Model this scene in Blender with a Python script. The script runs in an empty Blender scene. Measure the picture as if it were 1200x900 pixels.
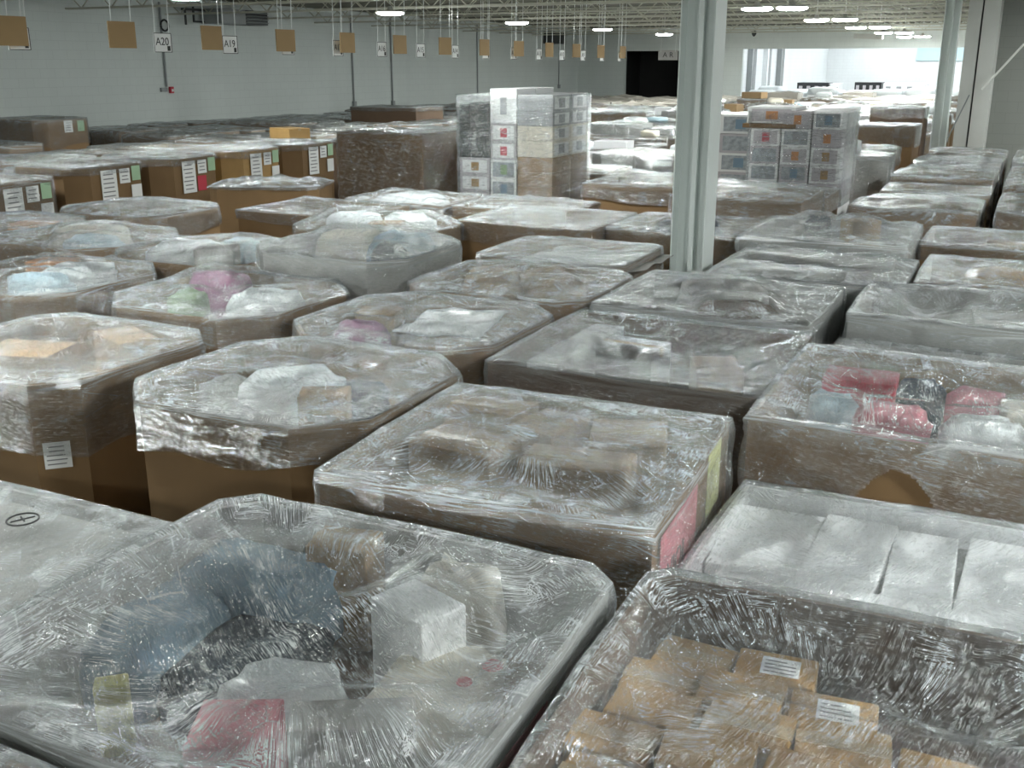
import bpy, math, random
from mathutils import Vector, noise
random.seed(7)
R = math.radians
S = bpy.context.scene
COL = S.collection
PI = math.pi

# ------------------------------------------------------------------ camera, world, exposure
CAM_Z, FPX, PITCH, YAW = 2.5, 1230.0, math.atan(375 / 1230), R(26)
cam = bpy.data.objects.new('camera', bpy.data.cameras.new('camera'))
COL.objects.link(cam)
cam.data.sensor_width = 36
cam.data.lens = FPX / 1200 * 36
cam.data.clip_end = 200
cam.location = (0, 0, CAM_Z)
cam.rotation_euler = (PI / 2 - PITCH, 0, YAW)
S.camera = cam
w = bpy.data.worlds.new('hall_light'); S.world = w
w.use_nodes = True
w.node_tree.nodes['Background'].inputs[0].default_value = (0.80, 0.90, 0.88, 1)
w.node_tree.nodes['Background'].inputs[1].default_value = 0.04
S.view_settings.view_transform = 'Standard'
S.view_settings.look = 'None'
S.view_settings.exposure = 0.42
S.view_settings.gamma = 1
S.view_settings.use_curve_mapping = False
S.cycles.transparent_max_bounces = 14
S.cycles.max_bounces = 8
LAMP = 150.0
LAMP_FAR = 72.0

def px(u, v, z):
    """picture position of a point (used only to leave out what the frame never shows)"""
    cy, sy = math.cos(YAW), math.sin(YAW)
    X = u * cy + v * sy; Y = -u * sy + v * cy; Z = z - CAM_Z
    c, s = math.cos(PITCH), math.sin(PITCH)
    d = Y * c - Z * s
    if d < .1: return None
    return 600 + FPX * X / d, 450 - FPX * (Y * s + Z * c) / d

ORD = 'first second third fourth fifth sixth seventh eighth ninth tenth eleventh twelfth thirteenth fourteenth fifteenth sixteenth seventeenth eighteenth nineteenth twentieth'.split()
ORD += ['twenty-' + o for o in ORD[:9]] + ['thirtieth'] + ['thirty-' + o for o in ORD[:9]]

# ------------------------------------------------------------------ materials
class NT:
    def __init__(self, name):
        self.m = bpy.data.materials.new(name); self.m.use_nodes = True
        self.t = self.m.node_tree; self.t.nodes.clear()
        self.out = self.n('ShaderNodeOutputMaterial')
    def n(self, typ, **kw):
        nd = self.t.nodes.new(typ)
        for k, v in kw.items():
            if k.startswith('i_'):
                k2 = k[2:]
                nd.inputs[int(k2) if k2.isdigit() else k2.replace('_', ' ')].default_value = v
            else: setattr(nd, k, v)
        return nd
    def l(self, a, ao, b, bi): self.t.links.new(a.outputs[ao], b.inputs[bi])
    def math(self, op, a, b=None, clamp=False):
        nd = self.n('ShaderNodeMath', operation=op, use_clamp=clamp)
        for i, x in enumerate((a, b)):
            if x is None: continue
            if isinstance(x, tuple): self.l(x[0], x[1], nd, i)
            else: nd.inputs[i].default_value = x
        return (nd, 0)
    def noise(self, vec, scale, detail=2.0, mscale=None, rot=0.0):
        if mscale or rot:
            mp = self.n('ShaderNodeMapping')
            mp.inputs['Rotation'].default_value = (0, 0, rot)
            if mscale: mp.inputs['Scale'].default_value = mscale
            self.l(vec[0], vec[1], mp, 0); vec = (mp, 0)
        nz = self.n('ShaderNodeTexNoise'); nz.inputs['Scale'].default_value = scale
        nz.inputs['Detail'].default_value = detail
        self.l(vec[0], vec[1], nz, 'Vector')
        return (nz, 'Fac')
    def ramp(self, src, lo, hi):
        mr = self.n('ShaderNodeMapRange'); mr.clamp = True; mr.interpolation_type = 'SMOOTHSTEP'
        mr.inputs[1].default_value = lo; mr.inputs[2].default_value = hi
        self.l(src[0], src[1], mr, 0)
        return (mr, 0)

def surf(name, col, rough=.7, var=.12, scale=6, bump=0.0, bscale=40, metal=0, mscale=None, spec=.4):
    t = NT(name)
    tc = t.n('ShaderNodeTexCoord')
    b = t.n('ShaderNodeBsdfPrincipled')
    b.inputs['Roughness'].default_value = rough; b.inputs['Metallic'].default_value = metal
    b.inputs['Specular IOR Level'].default_value = spec
    nz = t.noise((tc, 'Object'), scale, 4, mscale)
    mx = t.n('ShaderNodeMix', data_type='RGBA')
    mx.inputs[6].default_value = (*[c * (1 - var) for c in col], 1)
    mx.inputs[7].default_value = (*[min(1, c * (1 + var)) for c in col], 1)
    t.l(nz[0], nz[1], mx, 0); t.l(mx, 2, b, 'Base Color')
    if bump:
        nb = t.noise((tc, 'Object'), bscale, 3, mscale)
        bp = t.n('ShaderNodeBump'); bp.inputs['Strength'].default_value = bump; bp.inputs['Distance'].default_value = .01
        t.l(nb[0], nb[1], bp, 'Height'); t.l(bp, 0, b, 'Normal')
    t.l(b, 0, t.out, 0)
    return t.m

def emit(name, col, s):
    t = NT(name); e = t.n('ShaderNodeEmission')
    e.inputs[0].default_value = (*col, 1); e.inputs[1].default_value = s
    t.l(e, 0, t.out, 0); return t.m

def film_mat(name, milk=.10, rough=.16, bump=.8, fiber_glint=.7, gloss=1.0, rimw=.5, fine=1.0):
    """stretch wrap: clear sheet, glossy creases, fine whitened fibres doubling as painted glints, more layers towards the rim"""
    t = NT(name)
    uw = t.n('ShaderNodeUVMap', uv_map='wrap'); uf = t.n('ShaderNodeUVMap', uv_map='fan'); uz = t.n('ShaderNodeUVMap', uv_map='zone')
    sep = t.n('ShaderNodeSeparateXYZ'); t.l(uz, 0, sep, 0)
    big = t.noise((uw, 0), 3.0, 2)
    big2 = t.noise((uw, 0), 4.7, 3, rot=1.1)
    big3 = t.noise((uw, 0), 7.5, 3, rot=.4)
    k = fine
    sw = t.noise((uw, 0), 1.0, 2, mscale=(9 * k, 185 * k, 1))
    sx = t.noise((uw, 0), 1.0, 2, mscale=(10 * k, 200 * k, 1), rot=.75)
    sr = t.noise((uf, 0), 1.0, 2, mscale=(7 * k, 170 * k, 1))
    st_ = t.noise((uf, 0), 1.0, 2, mscale=(190 * k, 8 * k, 1))
    cr = t.noise((uw, 0), 95 * k, 3)
    def mix(a, b, f):
        m = t.n('ShaderNodeMix', data_type='FLOAT')
        t.l(f[0], f[1], m, 0); t.l(a[0], a[1], m, 2); t.l(b[0], b[1], m, 3); return (m, 0)
    top = mix(sw, sx, t.ramp(big, .44, .56))
    rad = t.math('MULTIPLY', t.ramp(big2, .44, .52), t.ramp((sep, 0), .30, .50))
    top = mix(top, sr, rad)
    tan = t.math('MULTIPLY', t.ramp(big3, .42, .52), t.ramp((sep, 0), .68, .84))
    st = mix(top, st_, tan)
    st = mix(st, sw, t.ramp((sep, 1), .0, .02))
    # ridged: thin lines where the noise crosses its middle
    ridge = t.math('SUBTRACT', 1.0, t.math('ABSOLUTE', t.math('MULTIPLY', t.math('SUBTRACT', st, .5), 7.0)), clamp=True)
    mpv = t.n('ShaderNodeMapping'); mpv.inputs['Scale'].default_value = (2.2, 6.5, 1); mpv.inputs['Rotation'].default_value = (0, 0, .6); t.l(uw, 0, mpv, 0)
    ve = t.n('ShaderNodeTexVoronoi', feature='DISTANCE_TO_EDGE'); ve.inputs['Scale'].default_value = 1.0; t.l(mpv, 0, ve, 'Vector')
    vc = t.n('ShaderNodeTexVoronoi', feature='F1'); vc.inputs['Scale'].default_value = 1.0; t.l(mpv, 0, vc, 'Vector')
    sc_ = t.n('ShaderNodeSeparateColor'); t.l(vc, 'Color', sc_, 0)
    crease = t.math('SUBTRACT', 1.0, t.ramp((ve, 0), .0, .022))
    crease = t.math('MULTIPLY', crease, t.ramp(big3, .48, .6))
    dash = t.ramp(t.noise((uw, 0), 42 * k, 2), .38, .58)
    coarse = t.noise((uw, 0), 1.0, 2, mscale=(3 * k, 26 * k, 1), rot=.5)
    h = t.math('ADD', t.math('ADD', t.math('MULTIPLY', st, 1.0), t.math('MULTIPLY', cr, .45)), t.math('ADD', t.math('MULTIPLY', coarse, 1.3), t.math('ADD', t.math('MULTIPLY', crease, .35), t.math('MULTIPLY', (vc, 'Distance'), .8))))
    bp = t.n('ShaderNodeBump'); bp.inputs['Strength'].default_value = bump; bp.inputs['Distance'].default_value = .03
    t.l(h[0], h[1], bp, 'Height')
    gl = t.n('ShaderNodeBsdfGlossy'); gl.inputs['Roughness'].default_value = rough
    gl.inputs['Color'].default_value = (.95, .98, 1, 1)
    t.l(bp, 0, gl, 'Normal')
    df = t.n('ShaderNodeBsdfDiffuse'); df.inputs['Color'].default_value = (.80, .84, .85, 1)
    tl = t.n('ShaderNodeBsdfTranslucent'); tl.inputs['Color'].default_value = (.80, .84, .85, 1)
    dm = t.n('ShaderNodeMixShader'); dm.inputs[0].default_value = .35; t.l(df, 0, dm, 1); t.l(tl, 0, dm, 2)
    tr = t.n('ShaderNodeBsdfTransparent'); tr.inputs['Color'].default_value = (.96, .965, .965, 1)
    patch = t.ramp(big2, .40, .64)
    rim = t.math('MULTIPLY', t.ramp((sep, 0), .45, .98), t.math('SUBTRACT', 1.0, t.math('MULTIPLY', t.ramp((sep, 1), .02, .22), .80)))
    rim = t.math('MULTIPLY', rim, t.math('ADD', t.math('MULTIPLY', t.ramp(big3, .35, .62), .75), .25))
    fb = t.math('MULTIPLY', t.math('MULTIPLY', t.ramp(ridge, .60, .97), t.math('ADD', t.math('MULTIPLY', dash, .55), .45)), t.math('ADD', t.math('MULTIPLY', patch, .85), .15))  # white diffuse lines: whitened fibres, and glints painted in with them
    fb = t.math('ADD', fb, t.math('MULTIPLY', t.ramp(cr, .60, .72), .45))
    fb = t.math('MULTIPLY', fb, t.math('SUBTRACT', 1.0, t.math('MULTIPLY', t.ramp((sep, 1), 0, .05), .62)))
    wt = t.math('ADD', t.math('MULTIPLY', fb, fiber_glint), t.math('ADD', milk, t.math('MULTIPLY', rim, rimw)))
    wt = t.math('ADD', wt, t.math('MULTIPLY', patch, milk * .8))
    wt = t.math('ADD', wt, t.math('MULTIPLY', crease, fiber_glint * .22))
    wt = t.math('MULTIPLY', wt, t.math('ADD', t.math('MULTIPLY', (sc_, 0), .55), .70))
    wt = t.math('MINIMUM', wt, .88)
    m = t.n('ShaderNodeMixShader'); t.l(wt[0], wt[1], m, 0); t.l(tr, 0, m, 1); t.l(dm, 0, m, 2)
    fr = t.n('ShaderNodeFresnel'); fr.inputs['IOR'].default_value = 1.5
    fg = t.math('ADD', t.math('MULTIPLY', (fr, 0), gloss * .8), t.math('ADD', .012, t.math('MULTIPLY', t.ramp(ridge, .35, .9), t.math('MULTIPLY', dash, .22 * gloss))), clamp=True)
    fg = t.math('MINIMUM', fg, .75)
    m2_ = t.n('ShaderNodeMixShader'); t.l(fg[0], fg[1], m2_, 0); t.l(m, 0, m2_, 1); t.l(gl, 0, m2_, 2)
    t.l(m2_, 0, t.out, 0)
    return t.m

def wall_mat(name, col, var=.06):
    """painted concrete block"""
    t = NT(name)
    tc = t.n('ShaderNodeTexCoord'); b = t.n('ShaderNodeBsdfPrincipled'); b.inputs['Roughness'].default_value = .55
    mp = t.n('ShaderNodeMapping'); mp.inputs['Rotation'].default_value = (PI / 2, 0, PI / 2)
    sep = t.n('ShaderNodeSeparateXYZ'); t.l(tc, 'Object', sep, 0)
    cmb = t.n('ShaderNodeCombineXYZ'); s2 = t.math('ADD', (sep, 0), (sep, 1)); t.l(s2[0], s2[1], cmb, 0); t.l(sep, 2, cmb, 1)
    br = t.n('ShaderNodeTexBrick'); br.inputs['Scale'].default_value = 1; br.inputs['Brick Width'].default_value = .4
    br.inputs['Row Height'].default_value = .2; br.inputs['Mortar Size'].default_value = .006
    br.inputs['Color1'].default_value = (*col, 1); br.inputs['Color2'].default_value = (*[c * .985 for c in col], 1)
    br.inputs['Mortar'].default_value = (*[c * .9 for c in col], 1)
    t.l(cmb, 0, br, 'Vector')
    nz = t.noise((cmb, 0), .5, 5); nz2 = t.noise((cmb, 0), 1.0, 4, mscale=(2.5, .25, 1))
    f = t.math('ADD', t.math('MULTIPLY', nz, var * 2), t.math('MULTIPLY', nz2, var * 1.6))
    f = t.math('SUBTRACT', 1 + var * 1.8, f)
    mx = t.n('ShaderNodeMix', data_type='RGBA', blend_type='MULTIPLY'); mx.inputs[0].default_value = 1
    cc = t.n('ShaderNodeCombineColor'); [t.l(f[0], f[1], cc, i) for i in range(3)]
    t.l(br, 'Color', mx, 6); t.l(cc, 0, mx, 7); t.l(mx, 2, b, 'Base Color')
    bp = t.n('ShaderNodeBump'); bp.inputs['Strength'].default_value = .25; bp.inputs['Distance'].default_value = .004
    t.l(br, 'Fac', bp, 'Height'); bp.invert = True; t.l(bp, 0, b, 'Normal')
    t.l(b, 0, t.out, 0); return t.m

KRAFT = surf('kraft_board', (.20, .122, .056), .75, .14, 5, .05, 60, mscale=(1, 1, .35))
KRAFT2 = surf('pale_kraft_board', (.33, .22, .115), .7, .14, 7, .08, 30)
KRAFT3 = surf('golden_kraft_board', (.40, .245, .09), .6, .12, 9, .04, 50)
DARKK = surf('dark_kraft_board', (.13, .085, .055), .75, .15, 5)
GREYB = surf('grey_board', (.36, .35, .33), .7, .08, 5, .04, 40)
WHITEB = surf('white_board', (.84, .85, .86), .5, .05, 6, .06, 18)
WHITEP = surf('white_plastic', (.76, .80, .81), .28, .06, 5, .35, 14, spec=.6)
CREAM = surf('cream_paper', (.66, .62, .52), .6, .08, 6, .25, 16)
BLUEG = surf('blue_grey_fabric', (.20, .29, .37), .7, .2, 5, .3, 25)
PALEB = surf('pale_blue_plastic', (.50, .66, .74), .3, .1, 5, .3, 15)
NAVY = surf('navy_fabric', (.025, .035, .05), .7, .3, 8, .3, 30)
BLACKP = surf('black_plastic', (.018, .02, .022), .35, .2, 9)
RED = surf('red_print', (.52, .045, .07), .55, .15, 9)
PINK = surf('pink_print', (.62, .20, .24), .55, .15, 9)
PURPLE = surf('purple_print', (.30, .12, .22), .5, .15, 6)
GREEN = surf('green_print', (.25, .36, .20), .5, .25, 8)
PGREEN = surf('pale_green_sticker', (.38, .56, .36), .5, .05, 8)
ORANGE = surf('orange_print', (.56, .25, .09), .5, .12, 8)
YELLOW = surf('pale_yellow_sticker', (.70, .70, .30), .5, .08, 8)
PAPER = surf('paper', (.80, .81, .80), .6, .03, 8)
CARDC = surf('dull_kraft_card', (.34, .225, .105), .7, .06, 6)
INKG = surf('grey_ink', (.22, .22, .23), .6, .1, 8)
INK = surf('ink', (.03, .03, .03), .6, .1, 8)
BLUEI = surf('blue_ink', (.05, .30, .60), .5, .1, 8)
TAPE = surf('packing_tape', (.44, .33, .19), .25, .06, 10, spec=.6)
WOOD = surf('pallet_wood', (.34, .25, .16), .8, .25, 6, .1, 30)
PAINT = surf('white_steel_paint', (.72, .77, .75), .42, .05, 3)
PAINTW = surf('white_trim_paint', (.62, .63, .60), .5, .06, 3)
JOIST = surf('ceiling_steel_paint', (.47, .47, .39), .5, .1, 3)
DECK = surf('shaded_roof_deck', (.13, .13, .10), .6, .15, 2.0)  # darkened so the gaps between the lit joists look shaded
STEEL = surf('galvanised_rod', (.72, .75, .74), .3, .05, 8)
DARKM = surf('dark_metal', (.05, .055, .055), .5, .2, 5)
GREYM = surf('grey_conduit', (.28, .30, .30), .5, .1, 5)
CONC = surf('concrete_floor', (.22, .22, .20), .6, .2, 1.5)
DARKR = surf('unlit_room_shade', (.035, .035, .035), .8, .2, 2)  # near-black colour holds the darkness of the unlit recess
BLOCK = wall_mat('painted_block_wall', (.63, .68, .66))
BLOCKG = wall_mat('grey_block_wall', (.27, .28, .26))
BLOCKW = wall_mat('white_block_wall', (.80, .83, .84))
LENS = emit('lamp_lens', (.95, 1, .97), LAMP)
LENSF = emit('far_room_lamp_lens', (.93, .98, 1), LAMP_FAR)
FILM = film_mat('stretch_film', .025, .15, 1.0, .85, 1.2, .34)
FILM_STREAK = film_mat('streaked_stretch_film', .02, .14, 1.0, 1.1, 1.4, .36)
FILM_MILK = film_mat('milky_stretch_film', .11, .17, 1.0, .65, 1.1, .30)
FILM_CLEAR = film_mat('clear_stretch_film', .008, .13, 1.0, .75, 1.4, .10)
FILM_FAR = film_mat('distant_stretch_film', .05, .17, 1.0, .75, 1.3, .33, .45)
FILM_TALL = film_mat('loose_clear_film', .015, .12, 1.0, 1.4, 1.7, .03, .5)  # fibre white raised to paint highlights the upright film faces lack

# ------------------------------------------------------------------ mesh helpers
class MB:
    def __init__(self): self.v = []; self.f = []
    def box(self, x0, x1, y0, y1, z0, z1):
        b = len(self.v)
        self.v += [(x0, y0, z0), (x1, y0, z0), (x1, y1, z0), (x0, y1, z0), (x0, y0, z1), (x1, y0, z1), (x1, y1, z1), (x0, y1, z1)]
        for q in ((3, 2, 1, 0), (4, 5, 6, 7), (0, 1, 5, 4), (1, 2, 6, 5), (2, 3, 7, 6), (3, 0, 4, 7)): self.f.append([b + i for i in q])
        return self
    def obox(self, c, ax, ay, az):
        """box from centre and three half-axis vectors"""
        b = len(self.v); c, ax, ay, az = map(Vector, (c, ax, ay, az))
        for sz in (-1, 1):
            for sx, sy in ((-1, -1), (1, -1), (1, 1), (-1, 1)): self.v.append(tuple(c + ax * sx + ay * sy + az * sz))
        for q in ((3, 2, 1, 0), (4, 5, 6, 7), (0, 1, 5, 4), (1, 2, 6, 5), (2, 3, 7, 6), (3, 0, 4, 7)): self.f.append([b + i for i in q])
        return self
    def tube(self, p, q, r, n=6):
        p, q = Vector(p), Vector(q); d = (q - p).normalized()
        a = d.orthogonal().normalized(); c = d.cross(a); b = len(self.v)
        for e in (p, q):
            for i in range(n):
                t = 2 * PI * i / n; self.v.append(tuple(e + a * r * math.cos(t) + c * r * math.sin(t)))
        for i in range(n): self.f.append([b + i, b + (i + 1) % n, b + n + (i + 1) % n, b + n + i])
        self.f.append([b + i for i in reversed(range(n))]); self.f.append([b + n + i for i in range(n)])
        return self
    def lathe(self, prof, n=24, cx=0, cy=0):
        b = len(self.v)
        for r, z in prof:
            for i in range(n):
                t = 2 * PI * i / n; self.v.append((cx + r * math.cos(t), cy + r * math.sin(t), z))
        for k in range(len(prof) - 1):
            for i in range(n):
                j = (i + 1) % n
                self.f.append([b + k * n + i, b + k * n + j, b + (k + 1) * n + j, b + (k + 1) * n + i])
        self.f.append([b + i for i in reversed(range(n))])
        self.f.append([b + (len(prof) - 1) * n + i for i in range(n)])
        return self
    def prism(self, poly, z0, z1, caps=True):
        b = len(self.v); n = len(poly)
        self.v += [(x, y, z0) for x, y in poly] + [(x, y, z1) for x, y in poly]
        for i in range(n): self.f.append([b + i, b + (i + 1) % n, b + n + (i + 1) % n, b + n + i])
        if caps: self.f.append([b + i for i in reversed(range(n))]); self.f.append([b + n + i for i in range(n)])
        return self
    def data(self, name, mat, smooth=False):
        me = bpy.data.meshes.new(name); me.from_pydata(self.v, [], self.f); me.materials.append(mat)
        if smooth: me.polygons.foreach_set('use_smooth', [True] * len(me.polygons))
        me.update(); return me
    def build(self, name, mat, parent=None, loc=(0, 0, 0), rz=0, bevel=0, smooth=False):
        return put(name, self.data(name, mat, smooth), parent, loc, rz, bevel)

def put(name, me, parent=None, loc=(0, 0, 0), rz=0, bevel=0):
    o = bpy.data.objects.new(name, me); COL.objects.link(o)
    o.location = loc; o.rotation_euler = (0, 0, rz); o.parent = parent
    if bevel:
        m = o.modifiers.new('edge', 'BEVEL'); m.width = bevel; m.segments = 2; m.limit_method = 'ANGLE'
    return o
def tag(o, label, cat, group=None):
    o['label'] = label; o['category'] = cat
    if group: o['group'] = group
    return o
def thing(name, label, cat, loc=(0, 0, 0), rz=0, group=None):
    o = bpy.data.objects.new(name, None); COL.objects.link(o); o.location = loc; o.rotation_euler = (0, 0, rz)
    o.empty_display_size = .1
    return tag(o, label, cat, group)
def struct(name, mb, mat, bevel=0):
    o = mb.build(name, mat, bevel=bevel); o['kind'] = 'structure'; return o

# ------------------------------------------------------------------ the building
CEIL = 3.97
WL, WF = -19.95, 48.0          # block wall on the left, far wall
struct('floor', MB().box(-22, 14, -8, 86, -.12, 0), CONC)
# corrugated roof deck
mb = MB(); x = -20.2
pts = []
while x < 12: pts += [(x, .0), (x + .10, .0), (x + .14, .05), (x + .26, .05), (x + .30, 0)]; x += .30
for a, b in zip(pts, pts[1:]):
    if b[0] - a[0] < 1e-6: continue
    i = len(mb.v)
    mb.v += [(a[0], -8, CEIL + .12 + a[1]), (b[0], -8, CEIL + .12 + b[1]), (b[0], WF + .3, CEIL + .12 + b[1]), (a[0], WF + .3, CEIL + .12 + a[1])]
    mb.f.append([i + 3, i + 2, i + 1, i])
mb.box(-20.3, 12.2, -8, WF + .3, CEIL + .22, CEIL + .3)
struct('ceiling', mb, DECK)
struct('wall_left', MB().box(WL - .25, WL, -8, WF + .25, 0, CEIL + .2), BLOCK)
# far wall: dark doorway u -17.6..-14.7, wide opening u -12.1..-1.0, lintel at 3.1
mb = MB()
mb.box(WL, -17.6, WF, WF + .25, 0, CEIL + .2).box(-17.6, -14.6, WF, WF + .25, 3.07, CEIL + .2)
mb.box(-14.6, -12.1, WF, WF + .25, 0, CEIL + .2).box(-12.1, 8, WF, WF + .25, 3.13, CEIL + .2).box(-.6, 8, WF, WF + .25, 0, 3.13)
struct('wall_far', mb, BLOCK)
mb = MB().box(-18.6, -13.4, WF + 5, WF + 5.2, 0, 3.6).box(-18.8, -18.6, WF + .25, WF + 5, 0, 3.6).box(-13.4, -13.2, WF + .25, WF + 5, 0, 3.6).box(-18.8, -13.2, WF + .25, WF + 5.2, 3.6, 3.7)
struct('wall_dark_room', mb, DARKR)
# room beyond the wide opening
mb = MB().box(-13.2, 8, 74, 74.3, 0, 5.2)
struct('wall_far_room_back', mb, BLOCKW)
doors = [(49.6, 51.2), (52.8, 54.4), (56.0, 57.6), (59.2, 60.8)]
mb = MB(); y = WF + .25
for a, b in doors:
    mb.box(-13.2, -13.0, y, a, 0, 5.2).box(-13.2, -13.0, a, b, 3.6, 5.2); y = b
mb.box(-13.2, -13.0, y, 74, 0, 5.2)
struct('wall_far_room_left', mb, BLOCKW)
for i, (a, b) in enumerate(doors):
    d = struct('door_%d' % (i + 1), MB().box(-13.17, -13.13, a, b, 0, 3.6), DARKM)
    f = MB().box(-13.0, -12.75, a - .3, a - .02, 0, 3.7).build('door_frame', GREYM if i % 2 else BLOCKW, d)
struct('ceiling_far_room', MB().box(-13.2, 8, WF + .25, 74.3, 5.2, 5.4), BLOCKW)
struct('wall_far_room_right', MB().box(7.8, 8, WF + .25, 74, 0, 5.2), BLOCKW)
struct('trim_1', MB().box(-10.5, -3.5, 62, 62.3, 3.35, 3.72), surf('pink_beam_paint', (.72, .62, .58), .5, .05, 3))
struct('window_1', MB().box(-7.5, -4.6, 73.9, 73.99, 2.7, 3.7), surf('pale_blue_door', (.55, .78, .88), .3, .05, 3))
for u in (-9.8, -5.6, -1.4):
    for v in (51.5, 56, 61, 66, 71):
        t = thing('ceiling_light', 'lamp of the bright room beyond the opening, %s row, %s back' % ({-9.8: 'left', -5.6: 'middle', -1.4: 'right'}[u], ORD[(51.5, 56, 61, 66, 71).index(v)]), 'ceiling light', (u, v, 5.12), group='lamps of the room beyond the opening')
        MB().lathe([(.5, .07), (.5, 0)], 16).build('housing', PAINTW, t)
        MB().lathe([(.42, 0), (.42, -.02)], 16).build('lens', LENSF, t)
# partition on the right
struct('wall_right_partition', MB().box(-.95, 8, 23.0, 23.25, 0, CEIL + .2), BLOCKG)
mb = MB().box(-1.42, -1.19, 22.0, 22.7, 0, CEIL + .1).box(-1.16, -.88, 22.0, 23.0, 0, CEIL - .35).box(-1.42, -.88, 22.0, 23.0, CEIL - .35, CEIL + .1)
struct('wall_right_end', mb, PAINTW)
struct('dark_slit', MB().box(-1.19, -1.16, 22.12, 22.6, 0, CEIL - .35), DARKM)  # dark strip standing in for the shade inside the slit
o = MB().tube((-1.02, 21.9, 2.05), (-.42, 22.0, 2.85), .022).build('slanted_rod', PAINTW)
tag(o, 'thin white rod leaning out from the white wall end at the right', 'rod')
o = MB().tube((-1.52, 22.0, 1.15), (-1.23, 21.96, 1.95), .012).build('thin_cable', GREYM)
tag(o, 'thin grey cable slanting up the foot of the white wall end', 'cable')

def column(u, v, name):
    mb = MB()
    for s in (-1, 1): mb.box(u + s * .135 - (.012 if s > 0 else .0), u + s * .135 + (.012 if s < 0 else .0), v - .15, v + .15, 0, CEIL + .1)
    mb.box(u - .125, u + .125, v - .012, v + .012, 0, CEIL + .1)
    mb.box(u - .02, u + .02, v - .06, v - .012, 0, CEIL + .1)
    mb.box(u - .22, u + .22, v - .22, v + .22, 0, .02)
    o = mb.build(name, PAINT, bevel=.004); o['kind'] = 'structure'; return o
column(-2.36, 8.12, 'column')
column(-1.68, 22.0, 'column')
# open web joists across the hall, girders along it
def joist(v):
    mb = MB(); z0, z1 = CEIL - .28, CEIL + .10
    for dz in (z0, z1): mb.box(WL, 10, v - .06, v + .06, dz - .022, dz + .018)
    x = WL; k = 0
    while x < 9.5:
        mb.tube((x, v, z0 if k % 2 else z1), (x + .45, v, z1 if k % 2 else z0), .014, 4); x += .45; k += 1
    return mb
j0 = None
for k in range(11):
    v = 11.9 + 3.1 * k
    if j0 is None: j0 = struct('ceiling_joist', joist(0), JOIST); j0.location.y = v
    else:
        c = j0.copy(); COL.objects.link(c); c.location.y = v
for u in (4.0,):
    g = MB().box(u - .09, u + .09, -6, WF, CEIL - .42, CEIL - .39).box(u - .09, u + .09, -6, WF, CEIL - .30, CEIL - .28).box(u - .008, u + .008, -6, WF, CEIL - .39, CEIL - .30)
    struct('ceiling_girder', g, JOIST)
# lamps
lampset = {}
lcount = {}
def lampname(u, v):
    row = 'left' if u < -8 else 'middle' if u < 0 else 'right'
    if v < 5 or u > 0: key = 'overhead'
    else: key = row
    if abs(u + 4.44) < .01: key = 'twin'
    lcount[key] = lcount.get(key, 0) + 1
    n = ORD[lcount[key] - 1]
    return {'overhead': 'unseen white ceiling lamp above the camera, %s along, outside the frame', 'twin': 'right lamp of the %s twin pair in the lamp row over the opening', 'left': 'round white ceiling lamp, %s back in the left lamp row', 'middle': 'round white ceiling lamp, %s back in the right lamp row'}[key] % n
def lamp(u, v):
    near = px(u, v, CEIL - .5)
    lab = lampname(u, v)
    t = thing('ceiling_light', lab, 'ceiling light', (u, v, CEIL - .45), group='round lamps under the hall ceiling')
    if not lampset:
        lampset['h'] = MB().lathe([(.03, .12), (.05, .11), (.06, .05), (.27, .03), (.30, 0), (.295, -.008)], 20).data('housing', PAINTW, True)
        lampset['l'] = MB().lathe([(.29, -.008), (.28, -.03), (.22, -.05)], 20).data('lens', LENS)
        lampset['r'] = MB().tube((0, 0, .16), (0, 0, .585), .01).data('rod', STEEL)
    for n, k in (('housing', 'h'), ('lens', 'l'), ('rod', 'r')): put(n, lampset[k], t)
    return t
for u, v0 in ((-12.3, -4.5), (-5.1, -2.9), (2.2, -2.9)):
    for k in range(9):
        v = v0 + 6 * k
        if v > 47: continue
        lamp(u, v)
        if (u == -5.1 and v > 20) or (u == 2.2 and v < 5): lamp(u + .66, v)  # near right-row twins are unseen, added to brighten the front boxes
# wall services
def wall_v(x):
    r = (x - 600) / 1290; Y = WL / (.899 * r - .438); return Y * (.438 * r + .899)
for i, (x, zb, lab) in enumerate(((190, 1.95, 'thin grey conduit running down the block wall to the red alarm box'), (411, 1.35, 'thin grey conduit on the block wall, first right of the alarm conduit'), (457, 1.3, 'thin grey conduit on the block wall, second right of the alarm conduit'), (558, 1.3, 'thin grey conduit on the block wall behind the tall stack of retail boxes'), (654, 1.6, 'thin grey conduit on the block wall next to the far corner'))):
    v = wall_v(x)
    t = thing('wall_conduit', lab, 'conduit', (WL + .03, v, zb))
    MB().tube((0, 0, 0), (0, 0, CEIL - zb), .028).build('pipe', GREYM, t)
    if i: MB().box(-.03, .06, -.07, .07, -.16, 0).build('junction_box', GREYM, t, bevel=.006)
t = thing('fire_alarm', 'small red alarm box on the block wall', 'alarm box', (WL, wall_v(195), 1.79))
MB().box(0, .07, -.06, .06, 0, .16).build('body', RED, t, bevel=.008)
MB().box(.07, .085, -.03, .03, .04, .1).build('pull_bar', PAPER, t)
tag(MB().box(0, .06, -.1, .1, -.05, .05).build('wall_outlet', GREYM, loc=(WL, wall_v(186), 1.88), bevel=.006), 'grey electrical box left of the red alarm box', 'electrical box')
t = thing('unit_heater', 'dark louvred air unit under the ceiling at the block wall', 'air unit', (WL + .1, 23.2, 3.5))
MB().box(0, .7, -.9, .05, 0, .36).build('housing', GREYM, t, bevel=.01)
mb = MB().box(.0, .66, .05, 1.0, 0, .36)
mb.build('grille_box', DARKM, t)
mb = MB()
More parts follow.
